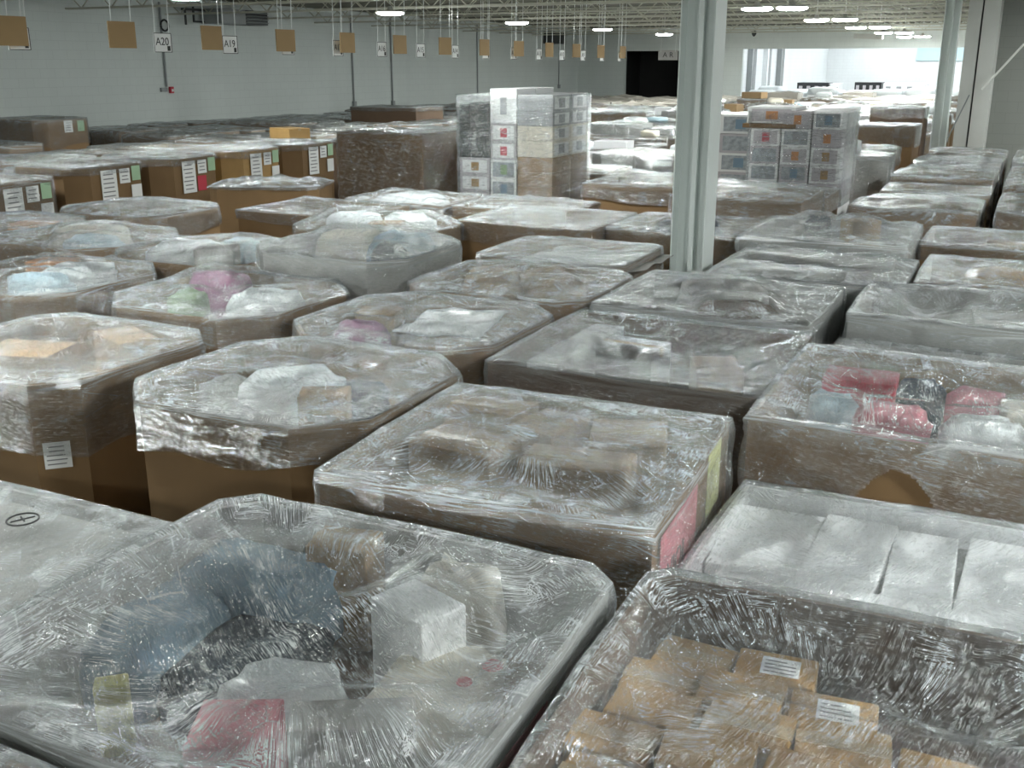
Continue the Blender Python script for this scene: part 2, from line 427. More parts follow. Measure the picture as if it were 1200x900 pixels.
for k in range(4): mb.obox((.69, .53, .05 + .08 * k), (.03, 0, .012), (0, .45, 0), (.001, 0, .005))
mb.build('louvre', GREYM, t)
MB().box(.1, .2, -1.7, -.9, .30, .35).box(.1, .14, -1.6, -1.56, -.05, .35).box(.1, .14, -1.3, -1.26, .05, .4).box(.1, .14, -1.3, -.9, .02, .06).build('bracket', DARKM, t)
mb = MB()
for k in range(16):
    a0, a1 = 2 * PI * k / 16, 2 * PI * (k + 1) / 16
    mb.tube((0, .13 * math.cos(a0), .13 * math.sin(a0)), (0, .13 * math.cos(a1), .13 * math.sin(a1)), .025, 5)
tag(mb.build('hose_coil', BLACKP, loc=(WL + .06, wall_v(193), 3.42)), 'black hose coil hung on the wall beside the air unit', 'hose')
tag(MB().box(0, .5, -.6, .6, -.25, .25).build('exhaust_fan', DARKM, loc=(WL - .01, 44.6, 3.6), bevel=.02), 'dark fan box high on the block wall near the far corner', 'fan')
t = thing('exit_sign', 'white box light hung from the ceiling before the wide opening', 'hanging box light', (-6.35, 44.5, CEIL - .45))
MB().obox((0, 0, 0), (.55, -.2, -.03), (.03, .09, 0), (0, 0, .09)).build('body', PAINTW, t, bevel=.01)
MB().tube((0, 0, .08), (0, 0, .59), .012).build('rod', STEEL, t)
tag(MB().lathe([(.02, .0), (.1, -.02), (.1, -.14), (.05, -.22), (.02, -.24)], 12).build('ceiling_sensor', DARKM, loc=(-11.3, 46.5, CEIL - .12)), 'small dark sensor hung from the ceiling edge above the lintel', 'sensor')

# hanging row markers: kraft cards and white number cards in turn along the aisle
HU = -10.2
def text_mesh(txt, size, mat, name='lettering'):
    cu = bpy.data.curves.new(name, 'FONT'); cu.body = txt; cu.size = size; cu.align_x = 'CENTER'; cu.align_y = 'CENTER'; cu.extrude = .001
    ob = bpy.data.objects.new('tmp', cu); COL.objects.link(ob)
    bpy.context.view_layer.update()
    me = bpy.data.meshes.new_from_object(ob.evaluated_get(bpy.context.evaluated_depsgraph_get()))
    bpy.data.objects.remove(ob); me.materials.clear(); me.materials.append(mat); return me
card = MB().box(-.008, .008, -.205, .205, -.155, .155).data('card', CARDC)
plate = MB().box(-.004, .004, -.15, .15, -.12, .12).data('plate', PAPER)
rim = MB().box(.004, .007, -.15, .15, .112, .12).box(.004, .007, -.15, .15, -.12, -.112).box(.004, .007, -.15, -.142, -.12, .12).box(.004, .007, .142, .15, -.12, .12).data('border', INK)
def rods(t, h, half):
    for s in (-1, 1): MB().tube((0, s * half, .1), (0, s * half * 1.05 + .03, h), .006, 5).build('rod', STEEL, t)
for k in range(13):
    v = 8.45 + 1.6 * k
    z = 2.845 - .004 * k
    rt = random.uniform(-.08, .08)
    if k < 1: lab = 'blank kraft card hung from the ceiling, cut off by the left edge'
    else: lab = 'blank kraft card hung from the ceiling, %s from the left in its row' % ORD[k]
    t = thing('hanging_card', lab, 'hanging sign', (HU, v, z), rt, 'blank kraft cards over the aisle')
    put('card', card, t); rods(t, CEIL + .13 - z, .15)
for k, txt in enumerate(['A21', 'A20', 'A19', 'A18', 'A17', 'A16', 'A15', 'A14', 'A13', 'A12', 'A11', 'A10', 'A9', 'A8', 'A7']):
    v = 8.64 if k == 0 else 9.55 + 1.3 * k
    z = 2.77 - .006 * k
    lab = 'white hanging sign with the number %s' % txt
    if k == 0: lab = 'white hanging sign half hidden behind the leftmost kraft card'
    t = thing('hanging_sign', lab, 'hanging sign', (HU - .12, v, z), random.uniform(-.06, .06), 'white numbered signs over the aisle')
    put('plate', plate, t); put('border', rim, t)
    me = text_mesh(txt, .135, INK)
    o = put('lettering', me, t, (.006, -.01, .01)); o.rotation_euler = (PI / 2, 0, PI / 2)
    MB().box(.005, .0065, .07, .12, -.1, -.04).build('arrow_mark', INK, t)
    rods(t, CEIL + .13 - z, .12)
t = thing('hanging_sign', 'white hanging sign just left of the white column, facing the camera', 'hanging sign', (-11.97, 37.0, 2.80), R(-64))
MB().box(-.004, .004, -.34, .34, -.17, .17).build('plate', GREYB, t)
o = put('lettering', text_mesh('A R', .24, INK), t, (.006, 0, 0)); o.rotation_euler = (PI / 2, 0, PI / 2)
rods(t, CEIL + .13 - 2.80, .25)

# ------------------------------------------------------------------ wrapped pallet boxes
BULGE = .010
def outline(w_, d, c, n):
    """n points round a rectangle with cut corners, evenly by arc, and their arc length"""
    a, b = w_ / 2, d / 2
    if c > .02:
        poly = [(-a + c, -b), (a - c, -b), (a, -b + c), (a, b - c), (a - c, b), (-a + c, b), (-a, b - c), (-a, -b + c)]
    else: poly = [(-a, -b), (a, -b), (a, b), (-a, b)]
    L = [math.dist(poly[i], poly[(i + 1) % len(poly)]) for i in range(len(poly))]
    tot = sum(L); out = []
    for i, l in enumerate(L):
        m = max(1, round(n * l / tot)); p, q = poly[i], poly[(i + 1) % len(poly)]
        nx, ny = (q[1] - p[1]) / l, -(q[0] - p[0]) / l
        for k in range(m):
            e = BULGE * math.sin(PI * k / m) * min(1, l)
            out.append((p[0] + (q[0] - p[0]) * k / m + nx * e, p[1] + (q[1] - p[1]) * k / m + ny * e))
    return poly, out

class Film:
    def __init__(s, w_, d, c, z, sag=.06, pw=2.0, drop=.4, bumps=(), seed=0, rough=1.0, lift=0.0):
        s.w, s.d, s.c, s.z, s.sag, s.pw, s.drop, s.bumps, s.seed, s.rough, s.lift = w_, d, c, z, sag, pw, drop, bumps, seed, rough, lift
        s.items = []; s.drape = 0.0; s.hole = None
    def t_of(s, x, y):
        a, b = s.w / 2, s.d / 2
        t = max(abs(x) / a, abs(y) / b)
        if s.c > .02: t = max(t, (abs(x) + abs(y)) / (a + b - s.c))
        return t
    def zf(s, x, y, wr=True):
        t = min(1, s.t_of(x, y)); th = math.atan2(y, x); k = 1 - t ** s.pw
        z = s.z + .016 - (s.sag + s.drape) * k
        for bx, by, br, bh in s.bumps:
            z += bh * math.exp(-((x - bx) ** 2 + (y - by) ** 2) / (br * br)) * (1 - t ** 4)
        if s.drape:
            for ix, iy, sx, sy, cr_, sr_, tp in s.items:
                dx, dy = (x - ix) * cr_ + (y - iy) * sr_, -(x - ix) * sr_ + (y - iy) * cr_
                dd = math.hypot(max(0, abs(dx) - sx / 2), max(0, abs(dy) - sy / 2))
                h = tp + .02 - dd * .55
                m_ = .035
                if h > z - m_:
                    e_ = max(m_ - abs(z - h), 0) / m_
                    z = max(z, h) + e_ * e_ * m_ * .25
        if wr:
            sd = s.seed * 7.3
            rd = noise.noise((math.cos(th) * 3.2 + sd, math.sin(th) * 3.2, t * .7))
            fold = 1 - abs(noise.noise((x * 3.1 + sd, y * 3.1 - sd, 2.2))) * 2.4
            f2 = noise.noise((x * 9 + sd, y * 9, 5.1)); f3 = noise.noise((x * 2.2 - sd, y * 2.2, .4))
            e = min(1, (1 - t) * 5) * .8 + .2
            z += s.rough * e * (.018 * rd * min(1, max(0, t - .3) * 2) + .014 * max(0, fold) + .007 * f2 + .012 * f3)
        if t > .93: z -= .012 * ((t - .93) / .07) ** 2
        return z
    def mesh(s, mat, n=96, m=26, side=7, rot=0.0):
        poly, out = outline(s.w + .02, s.d + .02, s.c, n)
        n = len(out); V = [(0, 0, s.zf(0, 0))]; UW = []; F = []; ring = []
        rad = [((i + 1) / m) for i in range(m)]
        rad = [r ** .8 for r in rad]
        arc = [0]
        for i in range(n): arc.append(arc[-1] + math.dist(out[i], out[(i + 1) % n]))
        wrap = [(0, 0)]; fan = [(0, 0)]; zone = [(0, 0)]
        cr, sr = math.cos(rot), math.sin(rot)
        for r in rad:
            for i, (x, y) in enumerate(out):
                x1, y1 = x * r, y * r
                V.append((x1, y1, s.zf(x1, y1)))
                wrap.append((x1 * cr - y1 * sr, x1 * sr + y1 * cr)); fan.append((r * .6, arc[i])); zone.append((r, 0))
        sd = s.seed * 3.7
        for k in range(1, side + 1):
            f = k / side
            for i, (x, y) in enumerate(out):
                dr = s.drop * (1 + .35 * noise.noise((x * 2.3 + sd, y * 2.3, 3.3)))
                z = s.z + .002 - (dr + .002) * f
                o = 1 + (.010 + .012 * s.rough * noise.noise((x * 4 + sd, y * 4, z * 9)) + .006 * noise.noise((arc[i] * 3, z * 30, sd))) / (s.w / 2)
                V.append((x * o, y * o, z))
                wrap.append((arc[i] * .98 + (s.z - z) * .25, (s.z - z) - arc[i] * .12)); fan.append((arc[i], (s.z - z))); zone.append((1, f))
        def idx(k, i): return 1 + k * n + i % n
        LW, LF, LZ = [], [], []
        def add(ids, wr_last=False):
            F.append(ids)
            for j in ids: LW.append(wrap[j]); LF.append(fan[j]); LZ.append(zone[j])
        for i in range(n): add([0, idx(0, i), idx(0, i + 1)])
        for k in range(m + side - 1):
            for i in range(n):
                if s.hole and k >= m:
                    p_ = V[idx(k, i)]; q_ = V[idx(k + 1, i + 1)]; hx, hz, ha, hb = s.hole
                    cx_, cz_ = (p_[0] + q_[0]) / 2, (p_[2] + q_[2]) / 2
                    if p_[1] < -s.d / 2 + .05 and abs(cx_ - hx) < ha and cz_ < hz + hb * (1 - ((cx_ - hx) / ha) ** 2): continue
                add([idx(k, i), idx(k + 1, i), idx(k + 1, i + 1), idx(k, i + 1)])
                if i == n - 1:       # keep the seam of the wrap coordinates from running backwards
                    for q in (2, 3):
                        j = F[-1][q]; kk = k + (1 if q == 2 else 0)
                        LF[-4 + q] = ((LF[-4 + q][0], arc[n]) if kk < m else (arc[n], LF[-4 + q][1]))
                        if kk >= m: LW[-4 + q] = (arc[n] * .98 + LF[-4 + q][1] * .25, LF[-4 + q][1] - arc[n] * .12)
        me = bpy.data.meshes.new('stretch_film'); me.from_pydata(V, [], F); me.materials.append(mat)
        for nm, L in (('wrap', LW), ('fan', LF), ('zone', LZ)):
            uv = me.uv_layers.new(name=nm); uv.data.foreach_set('uv', [c for p in L for c in p])
        me.polygons.foreach_set('use_smooth', [True] * len(me.polygons)); me.update()
        return me

def carton_mesh(w_, d, c, z, mat, pad=.32, base=.128):
    _, poly = outline(w_, d, c, 40); n = len(poly)
    inn = [(x * (1 - .03 / w_), y * (1 - .03 / d)) for x, y in poly]; mb = MB()
    mb.v = [(x, y, base) for x, y in poly] + [(x, y, z) for x, y in poly] + [(x, y, z) for x, y in inn] + [(x, y, base + .03) for x, y in inn]
    for k in range(3):
        for i in range(n): mb.f.append([k * n + i, k * n + (i + 1) % n, (k + 1) * n + (i + 1) % n, (k + 1) * n + i])
    mb.f.append([i for i in reversed(range(n))]); mb.f.append([3 * n + i for i in range(n)])
    return mb.data('carton', mat)
def pad_mesh(w_, d, c, mat):
    inn, _ = outline(w_ - .034, d - .034, max(0, c - .01), 8)
    return MB().prism(inn, -.01, 0).data('inner_pad', mat)
mb = MB()
for i in range(7): mb.box(-.59, .59, -.5 + i * .155, -.5 + i * .155 + .09, .108, .128)
for x in (-.57, -.02, .53): mb.box(x, x + .04, -.5, .52, .018, .108)
for i in (0, 3, 6): mb.box(-.59, .59, -.5 + i * .155, -.5 + i * .155 + .09, 0, .018)
PALLET = mb.data('pallet', WOOD)

BOX = {}
class PB: pass
def pallet_box(key, u, v, z, w_=1.22, d=1.06, c=0.0, label='', yaw=0, sag=.06, pw=2., drop=.4, bumps=(), film=None, mat=None, pad=.32, n=96, m=26, rough=1.0, rot=None, padmat=None, group=None, drape=.05, hole=None):
    b = PB(); seed = len(BOX) + 1
    b.root = thing('pallet_box', label, 'pallet box', (u, v, 0), R(yaw), group)
    b.F = Film(w_, d, c, z, sag, pw, drop, bumps, seed, rough); b.z = z; b.w = w_; b.d = d; b.padz = z - pad
    b.u, b.v, b.yaw = u, v, R(yaw); b.c = c; b.dr = drape; b.F.hole = hole
    o = put('pallet', PALLET, b.root); o.scale = (w_ / 1.22, d / 1.06, 1)
    b.carton = put('carton', carton_mesh(w_, d, c, z - .014, mat or KRAFT), b.root)
    put('inner_pad', pad_mesh(w_, d, c, padmat or KRAFT), b.root, (0, 0, b.padz))
    if film is not False:
        rr = random.uniform(0, PI) if rot is None else rot
        b.spec = (film or FILM, n, m, 9 if n > 60 else 4, rr)
    else: b.spec = None
    BOX[key] = b; b.label = label
    return b
def loc_of(b, u, v):
    du, dv = u - b.u, v - b.v; c, s = math.cos(-b.yaw), math.sin(-b.yaw)
    return du * c - dv * s, du * s + dv * c
def sticker(b, side, a, z, w_, h, mat, name='paper_label', lines=0, ink=None, dz=.0, off=.022):
    """label on a face: side 'front' (-v), 'right' (+u), 'left'; a = position along the face"""
    if side == 'front': c, ax, nrm = (a, -b.d / 2 - off, z), Vector((1, 0, 0)), Vector((0, -1, 0))
    elif side == 'right': c, ax, nrm = (b.w / 2 + off, a, z), Vector((0, 1, 0)), Vector((1, 0, 0))
    elif side == 'rchamfer':
        k = b.c / 2; nrm = Vector((1, -1, 0)).normalized(); ax = Vector((1, 1, 0)).normalized()
        p = Vector((b.w / 2 - k, -b.d / 2 + k, z)) + ax * a + nrm * off; c = tuple(p)
    o = MB().obox(c, ax * w_ / 2, Vector((0, 0, h / 2)), nrm * .0012).build(name, mat, b.root)
    if lines:
        mb = MB()
        for k in range(lines):
            zz = z + h / 2 - h * (k + 1) / (lines + 1); ln = w_ * random.uniform(.25, .4)
            p = Vector(c) + nrm * .0016 - ax * random.uniform(0, w_ * .06); p.z = zz
            mb.obox(p, ax * ln, Vector((0, 0, h / (lines + 1) * .13)), nrm * .0006)
        mb.build('print_line', ink or INKG, o)
    return o

# --- things lying inside or on the boxes
def blob_mesh(sx, sy, sz, seed, amp=.16, flat=.5, n=20, m=10):
    V, F = [], []
    for k in range(m + 1):
        ph = PI * k / m
        for i in range(n):
            th = 2 * PI * i / n
            d = Vector((math.sin(ph) * math.cos(th), math.sin(ph) * math.sin(th), math.cos(ph)))
            e = .55
            q = Vector([math.copysign(abs(t) ** e, t) for t in d])
            r = 1 + amp * noise.noise(d * 2.1 + Vector((seed * 5.1, 0, 0))) + amp * .6 * noise.noise(d * 5 + Vector((0, seed * 3.3, 0)))
            V.append((q.x * r * sx / 2, q.y * r * sy / 2, max(0, (q.z * r * .5 + .5) * sz)))
    for k in range(m):
        for i in range(n): F.append([k * n + i, (k + 1) * n + i, (k + 1) * n + (i + 1) % n, k * n + (i + 1) % n])
    mb = MB(); mb.v = V; mb.f = F; return mb
def item(b, kind, u, v, sx, sy, mat, label, rz=0, top=None, name=None, cat=None, group=None, tape=None, lab=None, tilt=0, h=None, gap=.014):
    lx, ly = loc_of(b, u, v)
    if top is None:
        c, s = math.cos(rz), math.sin(rz); pts = [(lx, ly)]
        for ex in (-.5, 0, .5):
            for ey in (-.5, 0, .5): pts.append((lx + ex * sx * c - ey * sy * s, ly + ex * sx * s + ey * sy * c))
        zs = [b.F.zf(*p) for p in pts]
        top = (min(zs) if kind != 'bag' else zs[0] * .6 + min(zs) * .4) - gap
    b.F.items.append((lx, ly, sx * (.75 if kind == 'bag' else 1), sy * (.75 if kind == 'bag' else 1), math.cos(rz), math.sin(rz), top))
    base = b.padz + .001
    hh = h or max(.04, top - base)
    z0 = base if h is None else top - hh
    if h is not None and z0 > base: z0 = z0
    c, s = math.cos(b.yaw), math.sin(b.yaw)
    L = (b.u + lx * c - ly * s, b.v + lx * s + ly * c, z0)
    sd = len(bpy.data.objects)
    if kind == 'carton':
        o = MB().box(-sx / 2, sx / 2, -sy / 2, sy / 2, 0, hh).build(name or 'small_carton', mat, None, L, rz + b.yaw, bevel=.006)
        tag(o, label, cat or 'carton', group)
        if tape: MB().box(-sx / 2 - .001, sx / 2 + .001, -.022, .022, hh - .05, hh + .0012).build('tape', tape, o)
        if lab:
            l = MB().box(-sx * .24, sx * .24, -sy * .28, sy * .28, hh, hh + .0015).build('paper_label', PAPER, o, (sx * .05, sy * .03, 0))
            mb = MB()
            for k in range(4): mb.box(-sx * .2, sx * random.uniform(0, .2), -sy * .22 + k * sy * .12, -sy * .22 + k * sy * .12 + sy * .035, hh + .0015, hh + .0022)
            mb.build('print_line', INKG, l)
    elif kind == 'bag':
        o = blob_mesh(sx, sy, hh, sd).build(name or 'plastic_bag', mat, None, L, rz + b.yaw, smooth=True)
        tag(o, label, cat or 'bag', group)
    elif kind == 'sheet':
        V, F, n = [], [], 14
        for j in range(n + 1):
            for i in range(n + 1):
                x, y = (i / n - .5) * sx, (j / n - .5) * sy
                V.append((x, y, .02 * noise.noise((x * 6 + sd, y * 6, 0)) + .035 * noise.noise((x * 2.2, y * 2.2 + sd, 1)) + tilt * x))
        for j in range(n):
            for i in range(n): F.append([j * (n + 1) + i, j * (n + 1) + i + 1, (j + 1) * (n + 1) + i + 1, (j + 1) * (n + 1) + i])
        mb = MB(); mb.v = V; mb.f = F
        o = mb.build(name or 'paper_sheet', mat, None, (L[0], L[1], top - .04), rz + b.yaw, smooth=True)
        mo = o.modifiers.new('thick', 'SOLIDIFY'); mo.thickness = .006
        tag(o, label, cat or 'sheet', group)
    return o

exec_boxes = True
# ================= front boxes
A1 = pallet_box('A1', -1.60, 1.96, 1.10, 1.38, 1.26, .10, 'big film-wrapped box with blue-grey fabric and a white carton inside, nearest on the left', yaw=1, sag=.02, pw=2.2, drop=.3, film=FILM_STREAK, drape=.17, bumps=((.3, .25, .25, .02), (.3, -.2, .3, .03)), pad=.36, n=200, m=70, rough=1.1, mat=GREYB, padmat=DARKK)
A2 = pallet_box('A2', -.22, 2.12, 1.10, 1.20, 1.14, .06, 'film-wrapped box full of small brown cartons at the lower right corner', yaw=2, sag=.10, pw=2.6, drop=.35, film=FILM_CLEAR, drape=.07, pad=.30, n=200, m=70, rough=1.3, mat=DARKK, padmat=DARKK)
A3 = pallet_box('A3', -.26, 3.38, .88, 1.24, 1.20, .0, 'low film-wrapped box covered with white cardboard flaps', sag=.03, drop=.3, film=FILM_CLEAR, pad=.12, n=160, m=40, mat=WHITEB, padmat=GREYB)
A4 = pallet_box('A4', -3.28, 2.02, .90, 1.26, 1.16, .0, 'low box with a flat grey lid and a stamped mark at the left edge', sag=-.01, drop=.3, film=FILM_MILK, pad=.06, n=120, m=30, rough=.3, mat=GREYB, padmat=GREYB)
A0 = pallet_box('A0', -1.95, .72, 1.08, 1.22, 1.06, .0, 'film-wrapped box showing only a corner at the bottom left edge', sag=.03, drop=.4, film=FILM_STREAK, pad=.2, n=120, m=30)
B1 = pallet_box('B1', -1.58, 3.47, 1.10, 1.24, 1.16, .0, 'film-wrapped box of brown cartons in the middle, pink print on its right side', yaw=3, sag=.0, pw=2.4, drop=.42, drape=.08, film=FILM_STREAK, bumps=((-.3, .1, .25, .05), (.3, .1, .28, .05), (0, -.15, .3, .03)), pad=.30, n=180, m=60, rough=1.2)
B2 = pallet_box('B2', -2.97, 3.81, 1.10, 1.28, 1.22, .24, 'eight-sided brown box with bare lower sides and white shiny film top', sag=-.02, pw=2, drop=.20, film=FILM_STREAK, bumps=((-.05, .0, .28, -.06), (.05, .42, .2, .05)), pad=.30, n=180, m=56, rough=1.2)
B3 = pallet_box('B3', -4.48, 3.72, 1.10, 1.24, 1.12, .16, 'brown box at the left edge with a shipping label low on its corner', sag=.0, drop=.36, film=FILM, bumps=((-.2, -.1, .3, -.04), (.2, .2, .3, .03)), pad=.3, n=140, m=44, rough=1.2)
B4 = pallet_box('B4', -1.63, 5.06, 1.10, 1.34, 1.24, .0, 'dark film-wrapped box with grey cartons inside, red mark on its right side', sag=.05, pw=2.6, drop=.5, film=FILM_CLEAR, pad=.34, n=150, m=44, rough=1.0, mat=DARKK, padmat=DARKK)
B5 = pallet_box('B5', -.28, 4.80, 1.10, 1.30, 1.30, .0, 'film-wrapped box with red and pink goods and a torn hole in front', sag=.08, pw=2.4, drop=.46, film=FILM, bumps=((0, .1, .3, .04),), pad=.32, n=460, m=50, rough=1.2, hole=(-.04, .72, .20, .25))
# ================= second belt
C1 = pallet_box('C1', -4.53, 5.17, 1.10, 1.30, 1.20, .26, 'eight-sided brown box with purple goods under white film, left of centre', sag=-.01, drop=.22, film=FILM, bumps=((-.3, .2, .25, .06), (.25, -.1, .3, .02)), n=130, m=40, rough=1.3)
C2 = pallet_box('C2', -3.04, 5.08, 1.10, 1.26, 1.18, .22, 'brown box with a magenta pack under bright film, behind the eight-sided front box', sag=-.02, drop=.24, film=FILM, n=130, m=40, rough=1.1)
C3 = pallet_box('C3', -3.03, 6.36, 1.10, 1.28, 1.14, .16, 'film-wrapped box of crumpled kraft paper left of the white column', sag=-.03, drop=.2, film=FILM_STREAK, bumps=((0, 0, .35, .03),), n=130, m=40, rough=1.5)
C4 = pallet_box('C4', -1.66, 6.45, 1.10, 1.30, 1.14, .0, 'grey film-wrapped box just in front of the white column', sag=-.015, drop=.45, film=FILM, bumps=((-.1, .1, .35, .04),), n=130, m=40, rough=1.4, mat=GREYB)
C5 = pallet_box('C5', -.22, 6.70, 1.12, 1.26, 1.04, .0, 'film-wrapped grey box with dark hollows in its top at the right edge', sag=.05, drop=.5, film=FILM_MILK, bumps=((-.25, .1, .2, -.07),), n=120, m=36, rough=1.5, padmat=DARKK, mat=GREYB)
C5b = pallet_box('C5b', -.24, 5.90, .98, 1.26, .44, .0, 'narrow grey wrapped box squeezed behind the box of red goods', sag=.02, drop=.4, film=FILM_MILK, n=110, m=30, rough=1.4, mat=GREYB, pad=.2)
C6 = pallet_box('C6', -6.12, 5.10, 1.10, 1.30, 1.20, .26, 'brown box with an orange pack and a white bag under film at the left edge', sag=-.03, drop=.3, film=FILM, bumps=((.1, -.1, .35, .04),), n=120, m=36, rough=1.2)
D1 = pallet_box('D1', -4.34, 6.36, 1.25, 1.26, 1.12, .2, 'tall grey-brown box with cream and blue goods on top, left of the kraft paper box', sag=-.06, drop=.5, film=FILM, bumps=((-.05, .15, .4, .04),), n=130, m=40, rough=.9, mat=GREYB)
D0 = pallet_box('D0', -5.76, 6.38, 1.10, 1.28, 1.14, .22, 'film-wrapped box with a white bag and pale blue packs behind the purple goods', sag=-.08, drop=.2, film=FILM_CLEAR, n=110, m=34, rough=1.1)
D2 = pallet_box('D2', -3.18, 7.58, 1.10, 1.20, 1.06, .1, 'flat-topped box with an orange tag at its rim, left of the white column foot', sag=-.01, drop=.3, film=FILM, n=110, m=34, rough=.8)
D3 = pallet_box('D3', -1.32, 7.72, 1.10, 1.28, 1.12, .0, 'grey wrapped box with black slits in its lid, right of the white column foot', sag=-.02, drop=.3, film=FILM_MILK, n=120, m=36, rough=1.2, mat=GREYB, padmat=BLACKP, pad=.2)
D4 = pallet_box('D4', .03, 8.0, 1.10, 1.28, 1.14, .0, 'film-wrapped box with a bare kraft oval in its top at the right edge', sag=-.02, drop=.35, film=FILM_STREAK, n=110, m=34, rough=1.2)
E3 = pallet_box('E3', -1.42, 9.0, 1.18, 1.26, 1.22, .0, 'film-wrapped box with a small kraft peak poking up under the film', sag=-.05, drop=.4, film=FILM_MILK, bumps=((.2, .1, .2, .1), (-.15, .2, .25, .04)), n=110, m=34, rough=1.2, mat=GREYB)
E4 = pallet_box('E4', -.06, 9.62, 1.10, 1.34, 1.1, .0, 'film-wrapped box with a bright glossy band along its top, right edge of the frame', sag=-.03, drop=.12, film=FILM, n=100, m=30, rough=.9)
E0 = pallet_box('E0', -7.22, 6.5, 1.10, 1.34, 1.18, .26, 'brown box with pale bags under smooth film at the left edge, behind the orange pack', sag=-.06, drop=.25, film=FILM, n=100, m=30, rough=1.0)

# contents of the front boxes
item(A1, 'bag', -2.0, 2.32, .52, .34, BLUEG, 'blue-grey fabric bundle at the back of the big nearest box', .1, top=1.04, name='fabric_bundle', cat='fabric')
item(A1, 'bag', -2.10, 1.98, .30, .46, BLUEG, 'blue-grey fabric bundle along the left wall of the big nearest box', .1, top=1.0, name='fabric_bundle', cat='fabric')
item(A1, 'bag', -1.82, 2.03, .42, .46, NAVY, 'dark navy fabric in the hollow of the big nearest box', .3, top=.93, name='fabric_bundle', cat='fabric')
item(A1, 'carton', -1.78, 2.46, .20, .16, KRAFT2, 'small kraft carton at the back of the big nearest box', .2, tape=TAPE)
item(A1, 'carton', -1.36, 2.20, .22, .16, WHITEB, 'plain white carton in the middle of the big nearest box', -.35)
o = item(A1, 'bag', -1.36, 2.46, .26, .13, CREAM, 'cream paper bag with red marks beside the white carton', -.1, name='paper_bag')
MB().box(-.06, -.045, -.02, .03, .0, .004).box(.0, .012, -.04, .04, 0, .004).box(.06, .085, .0, .025, 0, .004).build('red_print', RED, o, (0, 0, .285))
item(A1, 'bag', -1.22, 2.02, .34, .5, CREAM, 'large pale plastic bag with red spots along the right side of the nearest box', .15, name='plastic_bag', top=.985)
for k, (u, v, r) in enumerate(((-1.10, 2.14, .03), (-1.13, 2.04, .022), (-1.27, 1.80, .03))):
    tag(MB().lathe([(r, 0), (r * .8, .006), (r * .3, .007)], 9).build('red_sticker', RED, loc=(u, v, .998), rz=k), ('red sticker on the pale bag, uppermost of three', 'red sticker on the pale bag, middle one of three', 'red sticker on the pale bag, lowest of three')[k], 'sticker')
item(A1, 'bag', -1.60, 1.90, .30, .24, WHITEP, 'white plastic bag in the lower middle of the nearest box', .2, top=.975)
item(A1, 'carton', -1.55, 1.66, .20, .20, PINK, 'pinkish red pack at the front of the nearest box', .45, name='red_pack', cat='pack', top=.99)
item(A1, 'carton', -2.0, 1.70, .085, .06, YELLOW, 'small pale yellow card in the dark hollow of the nearest box', .7, name='yellow_card', cat='card', top=.955)
item(A1, 'carton', -1.22, 1.68, .28, .12, GREYB, 'grey cardboard corner sticking up at the front of the nearest box', .5, name='cardboard_corner', cat='carton')
sticker(A1, 'right', -.28, .93, .70, .16, PINK, 'red_stripe', off=.012)
# small cartons
lab_at = {(2, 4), (1, 5), (4, 3), (3, 4), (3, 2)}
k = 0
for j in range(6):
    for i in range(5):
        if j == 5 and i > 1: continue
        if j == 4 and i > 2: continue
        u = -.71 + .225 * i + random.uniform(-.012, .012) + (.05 if j % 2 else 0); v = 1.66 + .168 * j + random.uniform(-.008, .008)
        wl = (i, j) in lab_at
        item(A2, 'carton', u, v, .208, .15, KRAFT3, '%s brown carton, lower right box, row %s from the front, %s from the left' % ('small labelled' if wl else 'small plain', ORD[j], ORD[i]), R(random.uniform(-4, 4)), top=1.03 + random.uniform(-.03, .012) - .05 * (j > 3), tape=None if wl else (TAPE if random.random() < .5 else None), lab=wl, group='small labelled cartons in the lower right box' if wl else 'small plain cartons in the lower right box')
# white flaps
for i, (u, v, sx, sy, rz, nm) in enumerate(((-.70, 3.62, .36, .56, .05, 'leftmost'), (-.42, 3.60, .26, .66, -.02, 'second from the left'), (-.17, 3.62, .22, .60, .03, 'third from the left'), (.10, 3.62, .28, .64, -.03, 'rightmost'))):
    t = item(A3, 'carton', u, v, sx, sy, WHITEB, 'white cardboard flap lying in the low white box, ' + nm, rz, name='white_flap', cat='cardboard flap', top=.815 + .008 * (i % 2))
item(A3, 'carton', -.30, 3.27, 1.0, .10, WHITEB, 'long white cardboard strip at the front of the low white box', .0, name='white_strip', cat='cardboard flap', top=.83)
# stamp on the grey lid
t = thing('stamp_mark', 'round black stamp with a cross stroke on the flat grey lid', 'stamp', (-3.12, 2.36, .925), R(20))
mb = MB()
for q in range(20):
    a0, a1 = 2 * PI * q / 20, 2 * PI * (q + 1) / 20
    mb.tube((.055 * math.cos(a0), .055 * math.sin(a0), 0), (.055 * math.cos(a1), .055 * math.sin(a1), 0), .0035, 4)
mb.build('ring', INK, t)
MB().tube((-.03, -.03, 0), (.03, .03, 0), .003, 4).tube((-.02, .02, 0), (.015, -.015, 0), .003, 4).build('stroke', INK, t)
